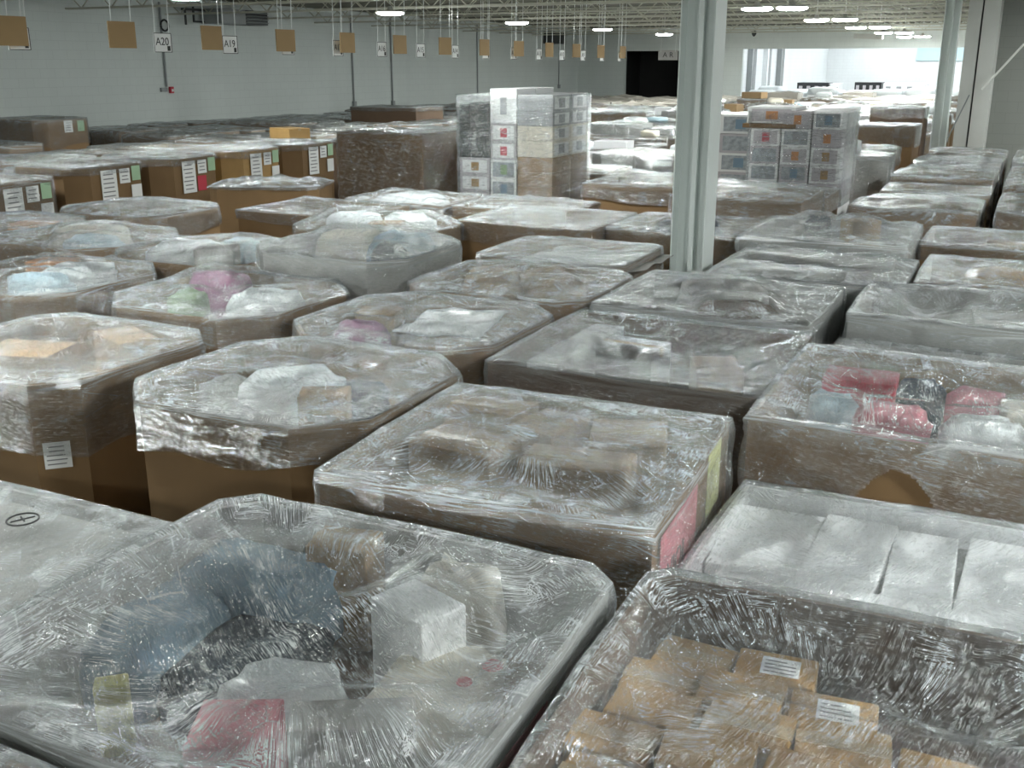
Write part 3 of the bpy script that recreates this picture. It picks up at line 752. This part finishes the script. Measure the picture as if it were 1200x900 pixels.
# middle box
for (u, v, sx, sy, rz, lab) in ((-1.95, 3.80, .36, .22, .1, 'flat kraft carton at the back left of the middle box'), (-1.84, 3.36, .36, .26, -.1, 'flat kraft carton at the front left of the middle box'), (-1.30, 3.72, .30, .30, .25, 'flat kraft carton at the back right of the middle box'), (-1.62, 3.66, .22, .28, -.25, 'flat kraft carton in the centre of the middle box'), (-1.36, 3.34, .40, .22, .1, 'flat kraft carton at the front right of the middle box')):
    item(B1, 'carton', u, v, sx, sy, KRAFT2, lab, rz, tape=TAPE)
p = sticker(B1, 'right', -.27, .89, .50, .30, PINK, 'pink_print', off=.012)
o = put('lettering', text_mesh('VIOL', .12, INKG), p, (B1.w / 2 + .0145, -.30, .86)); o.rotation_euler = (PI / 2, 0, PI / 2)
sticker(B1, 'right', .26, .96, .22, .26, YELLOW, 'yellow_label', off=.012)
# eight sided box
item(B2, 'bag', -3.05, 3.86, .5, .4, WHITEP, 'crumpled white plastic bag inside the eight-sided brown box', .2)
item(B2, 'carton', -2.72, 3.66, .22, .16, KRAFT2, 'small kraft carton inside the eight-sided brown box', .5)
item(B2, 'bag', -2.80, 4.02, .3, .2, NAVY, 'dark fabric inside the eight-sided brown box', .1, name='fabric_bundle', cat='fabric', top=1.03)
item(B2, 'bag', -3.36, 3.76, .26, .26, GREYB, 'grey bundle inside the eight-sided brown box', .1, name='fabric_bundle', cat='fabric', top=1.04)
item(B3, 'carton', -4.62, 3.66, .42, .32, KRAFT2, 'kraft carton inside the brown box at the left edge', .3)
item(B3, 'carton', -4.28, 4.02, .36, .22, KRAFT2, 'small kraft carton at the back of the brown box at the left edge', -.4)
sticker(B3, 'rchamfer', -.02, .74, .12, .13, PAPER, lines=5, off=.008)
item(B4, 'carton', -1.82, 5.22, .34, .26, GREYB, 'grey carton in the middle of the dark wrapped box', -.1, tape=TAPE)
item(B4, 'carton', -1.36, 5.24, .24, .34, KRAFT2, 'kraft carton on the right inside the dark wrapped box', .4, top=.99)
item(B4, 'carton', -2.08, 5.08, .18, .9, GREYB, 'long grey board on the left inside the dark wrapped box', -.02)
item(B4, 'bag', -1.6, 4.75, .5, .3, NAVY, 'dark fabric at the front of the dark wrapped box', .1, name='fabric_bundle', cat='fabric', top=.95)
sticker(B4, 'right', -.45, .92, .24, .2, RED, 'red_print', off=.004)
item(B5, 'carton', -.62, 5.16, .34, .26, RED, 'dusty red pack at the back of the box with the torn hole', .05, name='red_pack', cat='pack')
item(B5, 'bag', -.34, 5.14, .22, .2, NAVY, 'black bundle between the red packs', .2, name='fabric_bundle', cat='fabric')
item(B5, 'carton', -.10, 5.10, .2, .2, PINK, 'small pinkish pack right of the black bundle', -.3, name='red_pack', cat='pack')
item(B5, 'bag', -.42, 4.74, .34, .16, PINK, 'pink plastic bag at the front of the box with the torn hole', .1)
item(B5, 'bag', -.04, 4.72, .34, .26, WHITEP, 'white plastic bag at the front right of the box with the torn hole', .1)
item(B5, 'carton', .12, 5.02, .2, .16, CREAM, 'cream carton at the right of the box with the torn hole', .2)
item(B5, 'bag', -.68, 4.78, .24, .24, PALEB, 'pale bluish plastic bag in the front left corner of the box with the torn hole', .2)
# second belt contents
item(C1, 'bag', -4.86, 5.44, .42, .28, PURPLE, 'purple pack at the back left of the eight-sided box left of centre', .1, name='purple_pack', cat='pack')
item(C1, 'bag', -4.72, 4.98, .24, .22, GREEN, 'dull green bundle in the eight-sided box left of centre', .3)
item(C1, 'bag', -4.30, 5.22, .46, .4, WHITEP, 'white plastic bag in the eight-sided box left of centre', .3)
item(C2, 'carton', -3.36, 5.10, .24, .2, KRAFT2, 'small kraft carton left under the bright film near the centre', .3)
item(C2, 'bag', -3.28, 4.80, .34, .14, PURPLE, 'magenta pack at the front under the bright film near the centre', .0, name='magenta_pack', cat='pack')
item(C2, 'sheet', -2.88, 5.12, .5, .6, WHITEP, 'white plastic sheet under the bright film near the centre', .2)
for (u, v, rz, p) in ((-3.3, 6.5, .2, 'left'), (-2.95, 6.6, .8, 'back'), (-2.72, 6.25, .3, 'right'), (-3.15, 6.15, 1.2, 'front')):
    item(C3, 'bag', u, v, .4, .3, KRAFT2, 'crumpled kraft paper at the %s of the paper-filled box' % p, rz, name='kraft_paper', cat='paper')
item(C4, 'bag', -1.7, 6.6, .6, .3, GREYB, 'grey bundle under the film of the box before the column', .1, name='fabric_bundle', cat='fabric')
item(C4, 'bag', -1.5, 6.2, .5, .25, DARKK, 'dark brown bundle at the front of the box before the column', .1, name='fabric_bundle', cat='fabric')
item(C5, 'carton', .05, 6.62, .5, .5, GREYB, 'grey carton inside the box with dark hollows', .1)
item(C6, 'carton', -6.42, 5.42, .3, .24, ORANGE, 'orange pack under film at the left edge', .3, name='orange_pack', cat='pack')
item(C6, 'bag', -6.05, 5.30, .5, .45, WHITEP, 'white bag beside the orange pack at the left edge', .3)
item(C6, 'bag', -5.95, 4.90, .5, .2, PALEB, 'pale bluish bag at the front of the box with the orange pack', .1)
item(D1, 'bag', -4.52, 6.52, .5, .4, CREAM, 'cream bundle on the tall grey-brown box', .3)
item(D1, 'bag', -4.12, 6.58, .5, .36, BLUEG, 'blue bundle on the tall grey-brown box', .1, name='fabric_bundle', cat='fabric')
item(D1, 'bag', -3.98, 6.20, .26, .16, NAVY, 'dark bundle at the right front of the tall grey-brown box', .1, name='fabric_bundle', cat='fabric')
item(D0, 'bag', -6.02, 6.36, .52, .5, WHITEP, 'large white bag in the box behind the purple goods', .3)
item(D0, 'bag', -5.66, 6.62, .3, .24, PALEB, 'pale blue pack behind the large white bag', .3, name='blue_pack', cat='pack')
item(D0, 'carton', -5.56, 6.22, .3, .26, GREYB, 'small grey carton right of the large white bag', .5)
item(D0, 'bag', -5.36, 6.46, .2, .24, PALEB, 'pale blue pack at the right end of the box with the large white bag', .3, name='blue_pack', cat='pack')
item(D2, 'sheet', -2.98, 7.62, 1.0, .8, GREYB, 'flat grey board under the smooth film left of the column', 0, name='grey_board')
sticker(D2, 'front', -.18, 1.03, .13, .09, ORANGE, 'orange_tag', off=.03)
for s, (u, v, sx, rz) in enumerate(((-1.55, 7.78, .55, -.05), (-1.05, 7.72, .5, .07))):
    item(D3, 'carton', u, v + .2, sx, .5, GREYB, ('left' if s == 0 else 'right') + ' grey lid board of the box with black slits', rz, name='lid_board', cat='board', top=1.12, h=.012)
item(D3, 'carton', -1.32, 7.38, 1.1, .30, GREYB, 'front grey lid board of the box with black slits', .0, name='lid_board', cat='board', top=1.11, h=.012)
item(D4, 'bag', .02, 8.06, .7, .56, KRAFT3, 'bare kraft paper in the top of the box at the right edge', .1, name='kraft_paper', cat='paper')
item(E3, 'carton', -1.22, 9.1, .26, .2, KRAFT2, 'small kraft carton poking up under the film right of the column', .7)
item(E3, 'bag', -1.58, 9.22, .22, .2, NAVY, 'dark bundle beside the small kraft peak', .3, name='fabric_bundle', cat='fabric')
item(E4, 'sheet', .1, 9.6, .7, .5, KRAFT2, 'pale kraft sheet under the glossy band at the right edge', .1)
item(E0, 'bag', -7.3, 6.6, .7, .4, CREAM, 'pale cream bag under the smooth film at the left edge', .2)
item(E0, 'bag', -6.95, 6.3, .5, .3, PALEB, 'pale blue bag under the smooth film at the left edge', .1)

# ================= the field behind: one builder, shared shapes
VAR = []
for k in range(8):
    F = Film(1.24, 1.10, .22 if k % 2 else 0, 1.0, random.uniform(-.03, .05), 2, random.choice((.15, .25, .4)), ((random.uniform(-.3, .3), random.uniform(-.3, .3), .3, .03), (random.uniform(-.4, .4), random.uniform(-.2, .3), .2, .04)), 40 + k, .9)
    c = .22 if k % 2 else 0
    VAR.append((F.mesh(FILM_FAR, 56, 14, 3, random.uniform(0, 3)), carton_mesh(1.24, 1.10, c, 1.0, (KRAFT, KRAFT, KRAFT2, GREYB)[k % 4], base=0.0), pad_mesh(1.24, 1.10, c, (KRAFT2, GREYB, WHITEB, CREAM)[k % 4 if k != 3 else 2]), F))
def far_box(u, v, z, label, group, k=None, yaw=None):
    k = random.randrange(8) if k is None else k
    t = thing('pallet_box', label, 'pallet box', (u, v, 0), R(random.uniform(-.7, .7) if yaw is None else yaw), group)
    f, c, p, F = VAR[k]
    o = put('stretch_film', f, t); o.scale = (1, 1, z)
    o = put('carton', c, t); o.scale = (1, 1, z)
    put('inner_pad', p, t, (0, 0, z - .10))
    t['h'] = z
    return t
TAKEN = [(b.u, b.v, b.w / 2, b.d / 2) for b in BOX.values()]
def free(u, v, a=.62, d=.55):
    return all(abs(u - x) > a + p - .0 or abs(v - y) > d + q + .01 for x, y, p, q in TAKEN)
def seen(u, v):
    for du in (-.6, 0, .6):
        p = px(u + du, v, 1.1)
        if p and -40 < p[0] < 1240 and p[1] < 930: return True
    return False
# special middle-distance boxes
def mid(key, *a, **kw):
    kw.setdefault('n', 72); kw.setdefault('m', 20); kw.setdefault('film', FILM)
    b = pallet_box(key, *a, **kw); TAKEN.append((b.u, b.v, b.w / 2, b.d / 2)); return b
for i in range(5):
    b = mid('P%d' % i, -10.86, 8.35 + 1.4 * i, 1.30 if i else 1.22, 1.24, 1.24, .22, 'brown box with white paper lists facing the aisle, %s from the left' % ORD[i], sag=-.02, drop=.10 if i else .4, mat=KRAFT if i != 3 else KRAFT3)
    sticker(b, 'right', -.14, b.z - .26, .25, .42, PAPER, lines=7, off=.024)
    sticker(b, 'right', .12, b.z - .14, .17, .18, PAPER, lines=3, off=.024)
    sticker(b, 'right', .31, b.z - .12, .14, .18, PGREEN, 'coloured_label', off=.024)
    sticker(b, 'right', .1 if i == 2 else .3, b.z - .36, .17, .2, RED if i == 2 else PAPER, 'coloured_label', off=.024)
    TAKEN.append((-9.8, 8.35 + 1.4 * i, .25, .6))
b = mid('P5', -10.4, 15.6, 1.25, 1.24, 1.2, 0, 'brown box with a large red panel on its aisle side', sag=-.02, drop=.05, mat=DARKK)
sticker(b, 'right', -.05, 1.05, .42, .3, RED, 'red_panel', off=.008)
K = mid('K', -8.5, 10.6, 1.08, 1.34, 1.0, .12, 'open kraft box heaped with crinkled white plastic, left of the tall wrapped box', yaw=24, sag=-.06, drop=.03, film=FILM_MILK, rough=2.5, mat=KRAFT, padmat=WHITEB)
T1 = mid('T1', -7.9, 12.7, 1.62, 1.34, 1.12, 0, 'tall brown box in loose shiny clear film, left of the retail stack', sag=-.02, drop=1.0, film=FILM_TALL, rough=2.0, n=100)
T2 = mid('T2', -6.75, 13.6, 1.52, .9, .9, 0, 'brown box standing between the tall wrapped box and the retail stack', sag=-.02, drop=.8, film=FILM_TALL, rough=1.6)
LB = mid('LB', -17.4, 14.8, 1.50, 1.5, 1.3, .2, 'tall brown wrapped box standing above the others against the block wall at the left edge', sag=.0, drop=.5)
sticker(LB, 'right', .0, 1.36, .2, .22, PAPER, lines=4, off=.012)
sticker(LB, 'right', .3, 1.36, .16, .2, PGREEN, 'coloured_label', off=.012)
W1 = mid('W1', -15.4, 24.6, 1.42, 2.0, 1.4, 0, 'long dark brown box standing higher near the block wall', sag=0, drop=.1, mat=DARKK)
BK = mid('BK', -2.42, 21.9, 1.72, .95, .95, 0, 'tall dark brown box left of the white post at the right', sag=0, drop=.2, mat=DARKK)
BK2 = mid('BK2', -2.35, 19.6, 1.50, 1.0, 1.1, 0, 'brown box wrapped in film in front of the tall dark brown box', sag=-.03, drop=.3)
BK3 = mid('BK3', -2.6, 17.9, 1.22, 1.3, 1.1, .2, 'low wrapped box with shiny film behind the stack of white picture cartons', sag=-.06, drop=.25)
N1 = mid('N1', -8.05, 7.95, 1.12, 1.36, 1.12, .2, 'brown box with a smooth bulging bag top behind the left edge boxes', sag=-.08, drop=.2)
N2 = mid('N2', -6.55, 9.0, 1.08, 1.36, 1.12, 0, 'open brown box with crumpled film over its rim, left of the white bags', sag=-.03, drop=.1)
N3 = mid('N3', -5.25, 8.0, 1.12, 1.3, 1.12, .2, 'box heaped with white plastic bags behind the cream and blue goods', sag=-.10, drop=.15, film=FILM_STREAK, rough=1.6)
item(N3, 'bag', -5.5, 8.0, .5, .5, WHITEP, 'large white plastic bag on the left of the heaped box', .3)
item(N3, 'bag', -5.0, 8.15, .5, .45, WHITEP, 'large white plastic bag on the right of the heaped box', .9)
item(N3, 'carton', -5.0, 7.76, .3, .2, KRAFT2, 'small kraft carton among the white bags', .4)
N4 = mid('N4', -4.0, 9.0, 1.14, 1.3, 1.12, 0, 'wide brown box with a bright glossy flat film top, in front of the retail stack', sag=-.03, drop=.2, rough=.7)
N5 = mid('N5', -2.72, 9.25, 1.12, 1.2, 1.1, 0, 'wrapped box with black bags on top just behind the white column', sag=-.04, drop=.3)
item(N5, 'bag', -2.7, 9.2, .6, .3, BLACKP, 'black plastic bag under film just behind the column', .1)
X0 = mid('X0', -8.5, 6.8, 1.1, 1.1, 1.0, .2, 'box with an orange carton under film at the left edge of the frame', sag=-.03, drop=.2)
item(X0, 'carton', -8.2, 6.8, .4, .3, ORANGE, 'orange carton under film at the left edge, the farther one', .3)
Q1 = mid('Q1', -6.1, 10.05, 1.10, 1.2, .9, 0, 'box covered by white plastic sheeting in front of the tall wrapped box', sag=-.04, drop=.5, film=FILM_MILK, rough=1.8, padmat=WHITEB)
item(Q1, 'bag', -6.1, 10.05, .8, .5, WHITEP, 'sheet-like white plastic bag before the tall wrapped box', .1)
Q2 = mid('Q2', -4.7, 9.98, 1.10, 1.26, .9, 0, 'brown box with film heaped over its rim at the foot of the retail stack', sag=-.06, drop=.1, film=FILM_STREAK, rough=1.8)

# retail stacks
def retail(u0, u1, v0, v1, z0, z1, body, pic, label, group=None, side=None, pic2=None):
    t = thing('retail_carton', label, 'carton', ((u0 + u1) / 2, (v0 + v1) / 2, z0), 0, group)
    a, b, h = (u1 - u0) / 2 - .004, (v1 - v0) / 2 - .004, z1 - z0 - .003
    MB().box(-a, a, -b, b, 0, h).build('box_body', body, t, bevel=.004)
    if pic:
        p = MB().box(-a * .82, a * .82, -b - .002, -b, h * .12, h * .88).build('picture_panel', pic2 or PAPER, t)
        MB().box(-a * .22, a * .28, -b - .004, -b - .002, h * .25, h * .75).build('picture', pic, p)
    if side:
        p = MB().box(a, a + .002, -b * .8, b * .8, h * .12, h * .88).build('side_panel', PAPER, t)
        MB().box(a + .002, a + .004, -b * .35, b * .3, h * .2, h * .8).build('picture', side, p)
    return t
LILAC = surf('lilac_grey_print', (.48, .45, .47), .35, .1, 12, spec=.6)
GREYP = surf('grey_print', (.30, .31, .32), .35, .3, 14, spec=.6)
SCENE_ = surf('mixed_colour_print', (.34, .37, .39), .35, .8, 18, spec=.6)
BROWNP = surf('brown_print', (.33, .20, .07), .5, .3, 12)
TAKEN.append((-5.4, 11.4, .72, .62))
G1 = 'cartons of the retail stack left of the column'
t = thing('wooden_pallet', 'wooden pallet under the retail stack', 'pallet', (-5.4, 11.38, 0)); put('boards', PALLET, t)
for back in (0, 1):
    v0, v1 = 10.87 + .52 * back, 10.87 + .52 * back + .51
    wh = 'back' if back else 'front'
    cols = [(-5.98, -5.585), (-5.58, -5.245), (-5.24, -4.80)]
    u0, u1 = cols[0]
    zz = [.14, .33, .52, .71, .90, 1.09, 1.28, 1.47]
    for i in range(7): retail(u0, u1, v0, v1, zz[i], zz[i + 1], LILAC, BROWNP, 'pinkish carton with brown picture, retail stack, %s of left column, %s from bottom' % (wh, ORD[i]), G1)
    for s, (a, b) in enumerate(((-5.98, -5.84), (-5.835, -5.585))):
        retail(a, b, v0, v1, 1.47, 2.06 + .02 * s, BLACKP, None, '%s tall black carton at the top left of the retail stack, %s row' % (('narrow', 'wide')[s], wh), G1)
    u0, u1 = cols[1]
    zz = [.14, .36, .58, .80, 1.02, 1.24, 1.46]
    for i in range(6): retail(u0, u1, v0, v1, zz[i], zz[i + 1], PAPER, GREEN if i == 5 else BLUEG, 'carton with colour photo, retail stack, %s of middle column, %s from bottom' % (wh, ORD[i]), G1, pic2=SCENE_)
    for i in range(2): retail(u0, u1, v0, v1, 1.46 + .2 * i, 1.66 + .2 * i, LILAC, RED, 'lilac carton with red picture, retail stack, %s of middle column, %s of two' % (wh, ('lower', 'upper')[i]), G1)
    retail(u0, u1, v0, v1, 1.86, 2.24, WHITEB, GREYP, 'tall white carton with a grey picture on top of the middle column, ' + wh, G1)
    u0, u1 = cols[2]
    zz = [.14, .40, .66, .92, 1.18, 1.33, 1.50]
    for i in range(6): retail(u0, u1, v0, v1, zz[i], zz[i + 1], KRAFT2, None, 'plain kraft carton, retail stack, %s of right column, %s from bottom' % (wh, ORD[i]), G1)
    zz = [1.50, 1.68, 1.84, 2.0, 2.18]
    for i in range(4): retail(u0, u1, v0, v1, zz[i], zz[i + 1], (CREAM, CREAM, GREYP, GREYP)[i], None, 'glossy carton, retail stack, %s of right column, %s above the kraft ones' % (wh, ORD[i]), G1, side=GREYP)
def wrap_round(u0, u1, v0, v1, z0, z1, label, seed):
    """stretch wrap wound round a stack"""
    _, out = outline(u1 - u0 + .05, v1 - v0 + .05, .03, 90); n = len(out); V = []; wr = []
    arc = [0]
    for i in range(n): arc.append(arc[-1] + math.dist(out[i], out[(i + 1) % n]))
    m = 22
    for k in range(m + 1):
        z = z0 + (z1 - z0) * k / m
        for i, (x, y) in enumerate(out):
            o = 1 + .012 * noise.noise((x * 5 + seed, y * 5, z * 8)) + .012
            V.append((x * o, y * o, z)); wr.append((arc[i], z - arc[i] * .1))
    F, L = [], []
    for k in range(m):
        for i in range(n):
            q = [k * n + i, k * n + (i + 1) % n, (k + 1) * n + (i + 1) % n, (k + 1) * n + i]; F.append(q)
            for jj, j in enumerate(q):
                p = wr[j]
                if i == n - 1 and jj in (1, 2): p = (arc[n], V[j][2] - arc[n] * .1)
                L.append(p)
    me = bpy.data.meshes.new('stretch_film'); me.from_pydata(V, [], F); me.materials.append(FILM_TALL)
    for nm in ('wrap', 'fan', 'zone'):
        uv = me.uv_layers.new(name=nm); uv.data.foreach_set('uv', [c for p in L for c in (p if nm != 'zone' else (1, 1))])
    me.polygons.foreach_set('use_smooth', [True] * len(F))
    return tag(put('stretch_film', me, None, ((u0 + u1) / 2, (v0 + v1) / 2, 0)), label, 'stretch film')
wrap_round(-5.98, -4.80, 10.87, 11.90, .9, 2.17, 'clear shiny film wound round the tall retail stack', 3)
# stack right of the column
TAKEN.append((-2.5, 13.2, .66, .6)); TAKEN.append((-3.75, 15.1, .75, .6))
G2 = 'cartons of the picture stack right of the column'
t = thing('wooden_pallet', 'wooden pallet under the picture carton stack right of the column', 'pallet', (-2.53, 13.2, 0)); put('boards', PALLET, t)
pics = [[GREYP, SCENE_, SCENE_, RED, GREYP], [GREYP, BLUEG, ORANGE, GREYP, ORANGE], [BROWNP, BROWNP, BROWNP, ORANGE, BLUEG]]
for ci, (u0, u1) in enumerate(((-3.05, -2.70), (-2.69, -2.35), (-2.34, -2.0))):
    for back in (0, 1):
        v0, v1 = 12.7 + .52 * back, 12.7 + .52 * back + .51
        for i in range(9):
            z0 = .14 + .205 * i; z1 = z0 + .205
            if i >= 9 - (1 if ci == 0 else 0): continue
            pc = pics[ci][min(4, max(0, i - 4))]
            lab = 'carton with %s picture, %s column of the picture stack, %s from bottom, %s row' % ({id(GREYP): 'a grey', id(SCENE_): 'a colour', id(RED): 'a red', id(ORANGE): 'an orange', id(BROWNP): 'a brown', id(BLUEG): 'a blue'}[id(pc)], ('left', 'middle', 'right')[ci], ORD[i], 'back' if back else 'front')
            retail(u0, u1, v0, v1, z0, z1, LILAC if (i + ci) % 3 == 0 else PAPER, pc, lab, G2, pic2=LILAC if pc in (ORANGE, RED, BROWNP) else SCENE_)
t = thing('kraft_tray', 'flat brown tray on the left column of the picture stack', 'tray', (-2.85, 13.1, 1.78))
MB().box(-.3, .32, -.42, .4, 0, .05).build('tray_body', KRAFT, t, bevel=.004)
retail(-3.12, -2.55, 12.75, 13.4, 1.832, 2.02, PAPER, ORANGE, 'wide white carton with an orange picture on top of the brown tray', None, pic2=LILAC)
wrap_round(-3.05, -2.0, 12.7, 13.73, .9, 1.97, 'clear film wound round the picture carton stack right of the column', 8)
for c2, (u0, u1) in enumerate(((-4.40, -3.98), (-3.97, -3.4))):
    for i in range(7):
        retail(u0, u1, 14.7, 15.5, .02 + .26 * i, .28 + .26 * i, PAPER if (i + c2) % 2 else LILAC, SCENE_ if i % 2 else BLUEG, 'glossy white carton just right of the column, %s pile, %s from bottom' % (('left', 'right')[c2], ORD[i]), 'glossy cartons behind the white column', pic2=SCENE_)

# grid of the remaining boxes
cells = []
cols_near = [1.15, 2.55]
for u in cols_near:
    for k in range(16): cells.append((u, 3.4 + 1.3 * k, 'R'))
for u in (-1.05, .35):
    for k in range(10): cells.append((u, 10.6 + 1.26 * k, 'R'))
for u in (-2.5, -3.9, -5.4, -6.75, -8.0):
    for k in range(30): cells.append((u, 10.4 + 1.25 * k, 'M'))
for u in (-9.3,):
    for k in range(24): cells.append((u, 15.6 + 1.3 * k, 'M'))
for i, u in enumerate((-10.86, -12.25, -13.6, -14.95, -16.3, -17.65, -19.0)):
    for k in range(30): cells.append((u, 9.0 + 1.32 * k + .3 * (i % 2), 'L'))
lines = {}
for u, v, zone in cells:
    if v > 47 or not free(u, v) or not seen(u, v): continue
    if u > -2 and v > 21.2: continue
    lines.setdefault((zone, u), []).append(v)
alls = []
for (zone, u), vs in lines.items():
    vs.sort()
    for i, v in enumerate(vs): alls.append((math.hypot(u, v), zone, u, v, i))
alls.sort()
NFAR = 245
SUPPORT = []
lu = sorted({u for (z_, u) in lines if z_ == 'L'})
mu = sorted({u for (z_, u) in lines if z_ == 'M'})
ru = sorted({u for (z_, u) in lines if z_ == 'R'})
rest = []
for d, zone, u, v, i in alls:
    z = {'L': random.uniform(1.02, 1.16), 'M': random.choice((1.0, 1.08, 1.14, 1.25)) + random.uniform(-.04, .08), 'R': random.uniform(.98, 1.12)}[zone]
    if zone == 'M' and v > 24: z += random.uniform(0, .12)
    if len(SUPPORT) >= NFAR: rest.append((u + random.uniform(-.05, .05), v, z)); continue
    if zone == 'L': ln = '%s line from the white block wall' % ORD[lu.index(u)]
    elif zone == 'M': ln = '%s line right of the aisle' % ORD[mu.index(u)]
    else: ln = '%s line at the right of the hall' % ORD[ru.index(u)]
    lab = 'film-wrapped brown pallet box, %s back in the %s' % (ORD[i], ln)
    t = far_box(u + random.uniform(-.02, .02), v + random.uniform(-.03, .03), z, lab, 'wrapped boxes in the ' + ln)
    SUPPORT.append((t, zone, u, v, z, '%s box back in the %s' % (ORD[i], ln)))
if rest:
    mbF, mbC = MB(), MB()
    for u, v, z in rest:
        mbC.box(u - .6, u + .6, v - .52, v + .52, 0, z)
        b = len(mbC.v); k = 8
        for j in range(k + 1):
            for i in range(k + 1):
                x, y = (i / k - .5) * 1.2, (j / k - .5) * 1.04
                e = min(i, j, k - i, k - j) / 4
                mbC.v.append((u + x, v + y, z + .004 + .1 * e * (.6 + noise.noise((u + x * 3, v + y * 3, 1)))))
        for j in range(k):
            for i in range(k): mbC.f.append([b + j * (k + 1) + i, b + j * (k + 1) + i + 1, b + (j + 1) * (k + 1) + i + 1, b + (j + 1) * (k + 1) + i])
    o = mbC.build('distant_pallet_boxes', surf('distant_wrapped_board', (.45, .42, .37), .25, .5, 1.3, .4, 8, spec=.8), smooth=False)
    o['kind'] = 'stuff'; tag(o, 'mass of wrapped boxes far back in the hall', 'pallet boxes')
# bags and small cartons lying on some of the farther boxes
kinds = [('plastic_bag', WHITEP, 'white plastic bag'), ('plastic_bag', WHITEP, 'crumpled white bag'), ('small_carton', KRAFT2, 'kraft carton'), ('plastic_bag', CREAM, 'cream bag'), ('small_carton', WHITEB, 'white carton'), ('plastic_bag', PALEB, 'pale blue bag')]
for t, zone, u, v, z, nm in SUPPORT:
    if v < 14: continue
    pr = {'M': .40, 'L': 0, 'R': 0}[zone]
    if random.random() > pr: continue
    n_, mt, wd = random.choice(kinds if zone == 'M' else kinds[2:3])
    sx, sy, h = random.uniform(.35, .7), random.uniform(.3, .5), random.uniform(.10, .24)
    x, y = t.location.x + random.uniform(-.2, .2), t.location.y + random.uniform(-.15, .15)
    if n_ == 'plastic_bag': o = blob_mesh(sx, sy, h, random.random() * 9, n=14, m=8).build(n_, mt, None, (x, y, z + .02), random.uniform(0, 3), smooth=True)
    else: o = MB().box(-sx / 2, sx / 2, -sy / 2, sy / 2, 0, h).build(n_, mt, None, (x, y, z + .03), random.uniform(-.4, .4), bevel=.006)
    tag(o, wd + ' on the ' + nm.replace(' at the right of the hall', ' at the right').replace(' from the white block wall', ' from the wall'), 'bag' if n_ == 'plastic_bag' else 'carton')
t, _, _, _, z, _ = min(SUPPORT, key=lambda q: math.hypot(q[2] - -12.39, q[3] - 16.44))
o = MB().box(-.33, .33, -.22, .22, 0, .24).build('small_carton', KRAFT3, None, (t.location.x, t.location.y, z + .02), R(-20), bevel=.006)
MB().box(-.331, .331, -.03, .03, .2, .242).build('tape', TAPE, o)
tag(o, 'golden kraft carton standing on the flat wrapped boxes behind the paper lists', 'carton')
# goods of the far room
for i, (u, v, w_, d, h, m) in enumerate(((-9.8, 53, 1.45, 1.2, 1.66, BLACKP), (-8.85, 53.2, .4, 1.2, 1.62, WHITEB), (-8.0, 58, 1.3, 1.2, 1.62, BLACKP), (-5.85, 54.4, 1.9, 1.2, 1.64, WHITEB), (-4.1, 54.4, 1.3, 1.2, 1.42, LILAC))):
    t = thing('crate_stack', ('black crates beyond the wide opening, left of the white ones', 'white crate stack beside the black crates beyond the opening', 'black crates farther back in the bright room', 'stack of white cartons beyond the opening near the right post', 'pale carton beside the white stack beyond the opening')[i], 'crate', (u, v, 0))
    MB().box(-w_ / 2, w_ / 2, -d / 2, d / 2, 0, h).build('crate_body', m, t, bevel=.01)
    for k in range(4): MB().box(-w_ / 2 + w_ * (k + .25) / 4, -w_ / 2 + w_ * (k + .7) / 4, -d / 2 - .01, -d / 2, h - .42, h - .15).build('crate_window', GREYP if m != BLACKP else LILAC, t)
for i in range(14):
    u, v = -11.5 + (i % 7) * 1.35, 49.6 + 2.0 * (i // 7)
    h = random.uniform(1.1, 1.35)
    t = thing('pallet_box', 'white bagged box beyond the opening, %s from left in the %s row' % (ORD[i % 7], ('front', 'back')[i // 7]), 'pallet box', (u, v, 0), 0, 'white bagged boxes beyond the opening')
    MB().box(-.6, .6, -.5, .5, 0, h - .15).build('carton', WHITEB, t, bevel=.01)
    blob_mesh(1.25, 1.05, .35, i + 2.5).build('bag', WHITEP, t, (0, 0, h - .16), smooth=True)
# the film goes on last, once each box is filled
for b in BOX.values():
    if b.spec:
        mat, n, m, side, rr = b.spec
        b.F.drape = b.dr
        if b.F.hole: side = 42
        put('stretch_film', b.F.mesh(mat, n, m, side, rr), b.root)
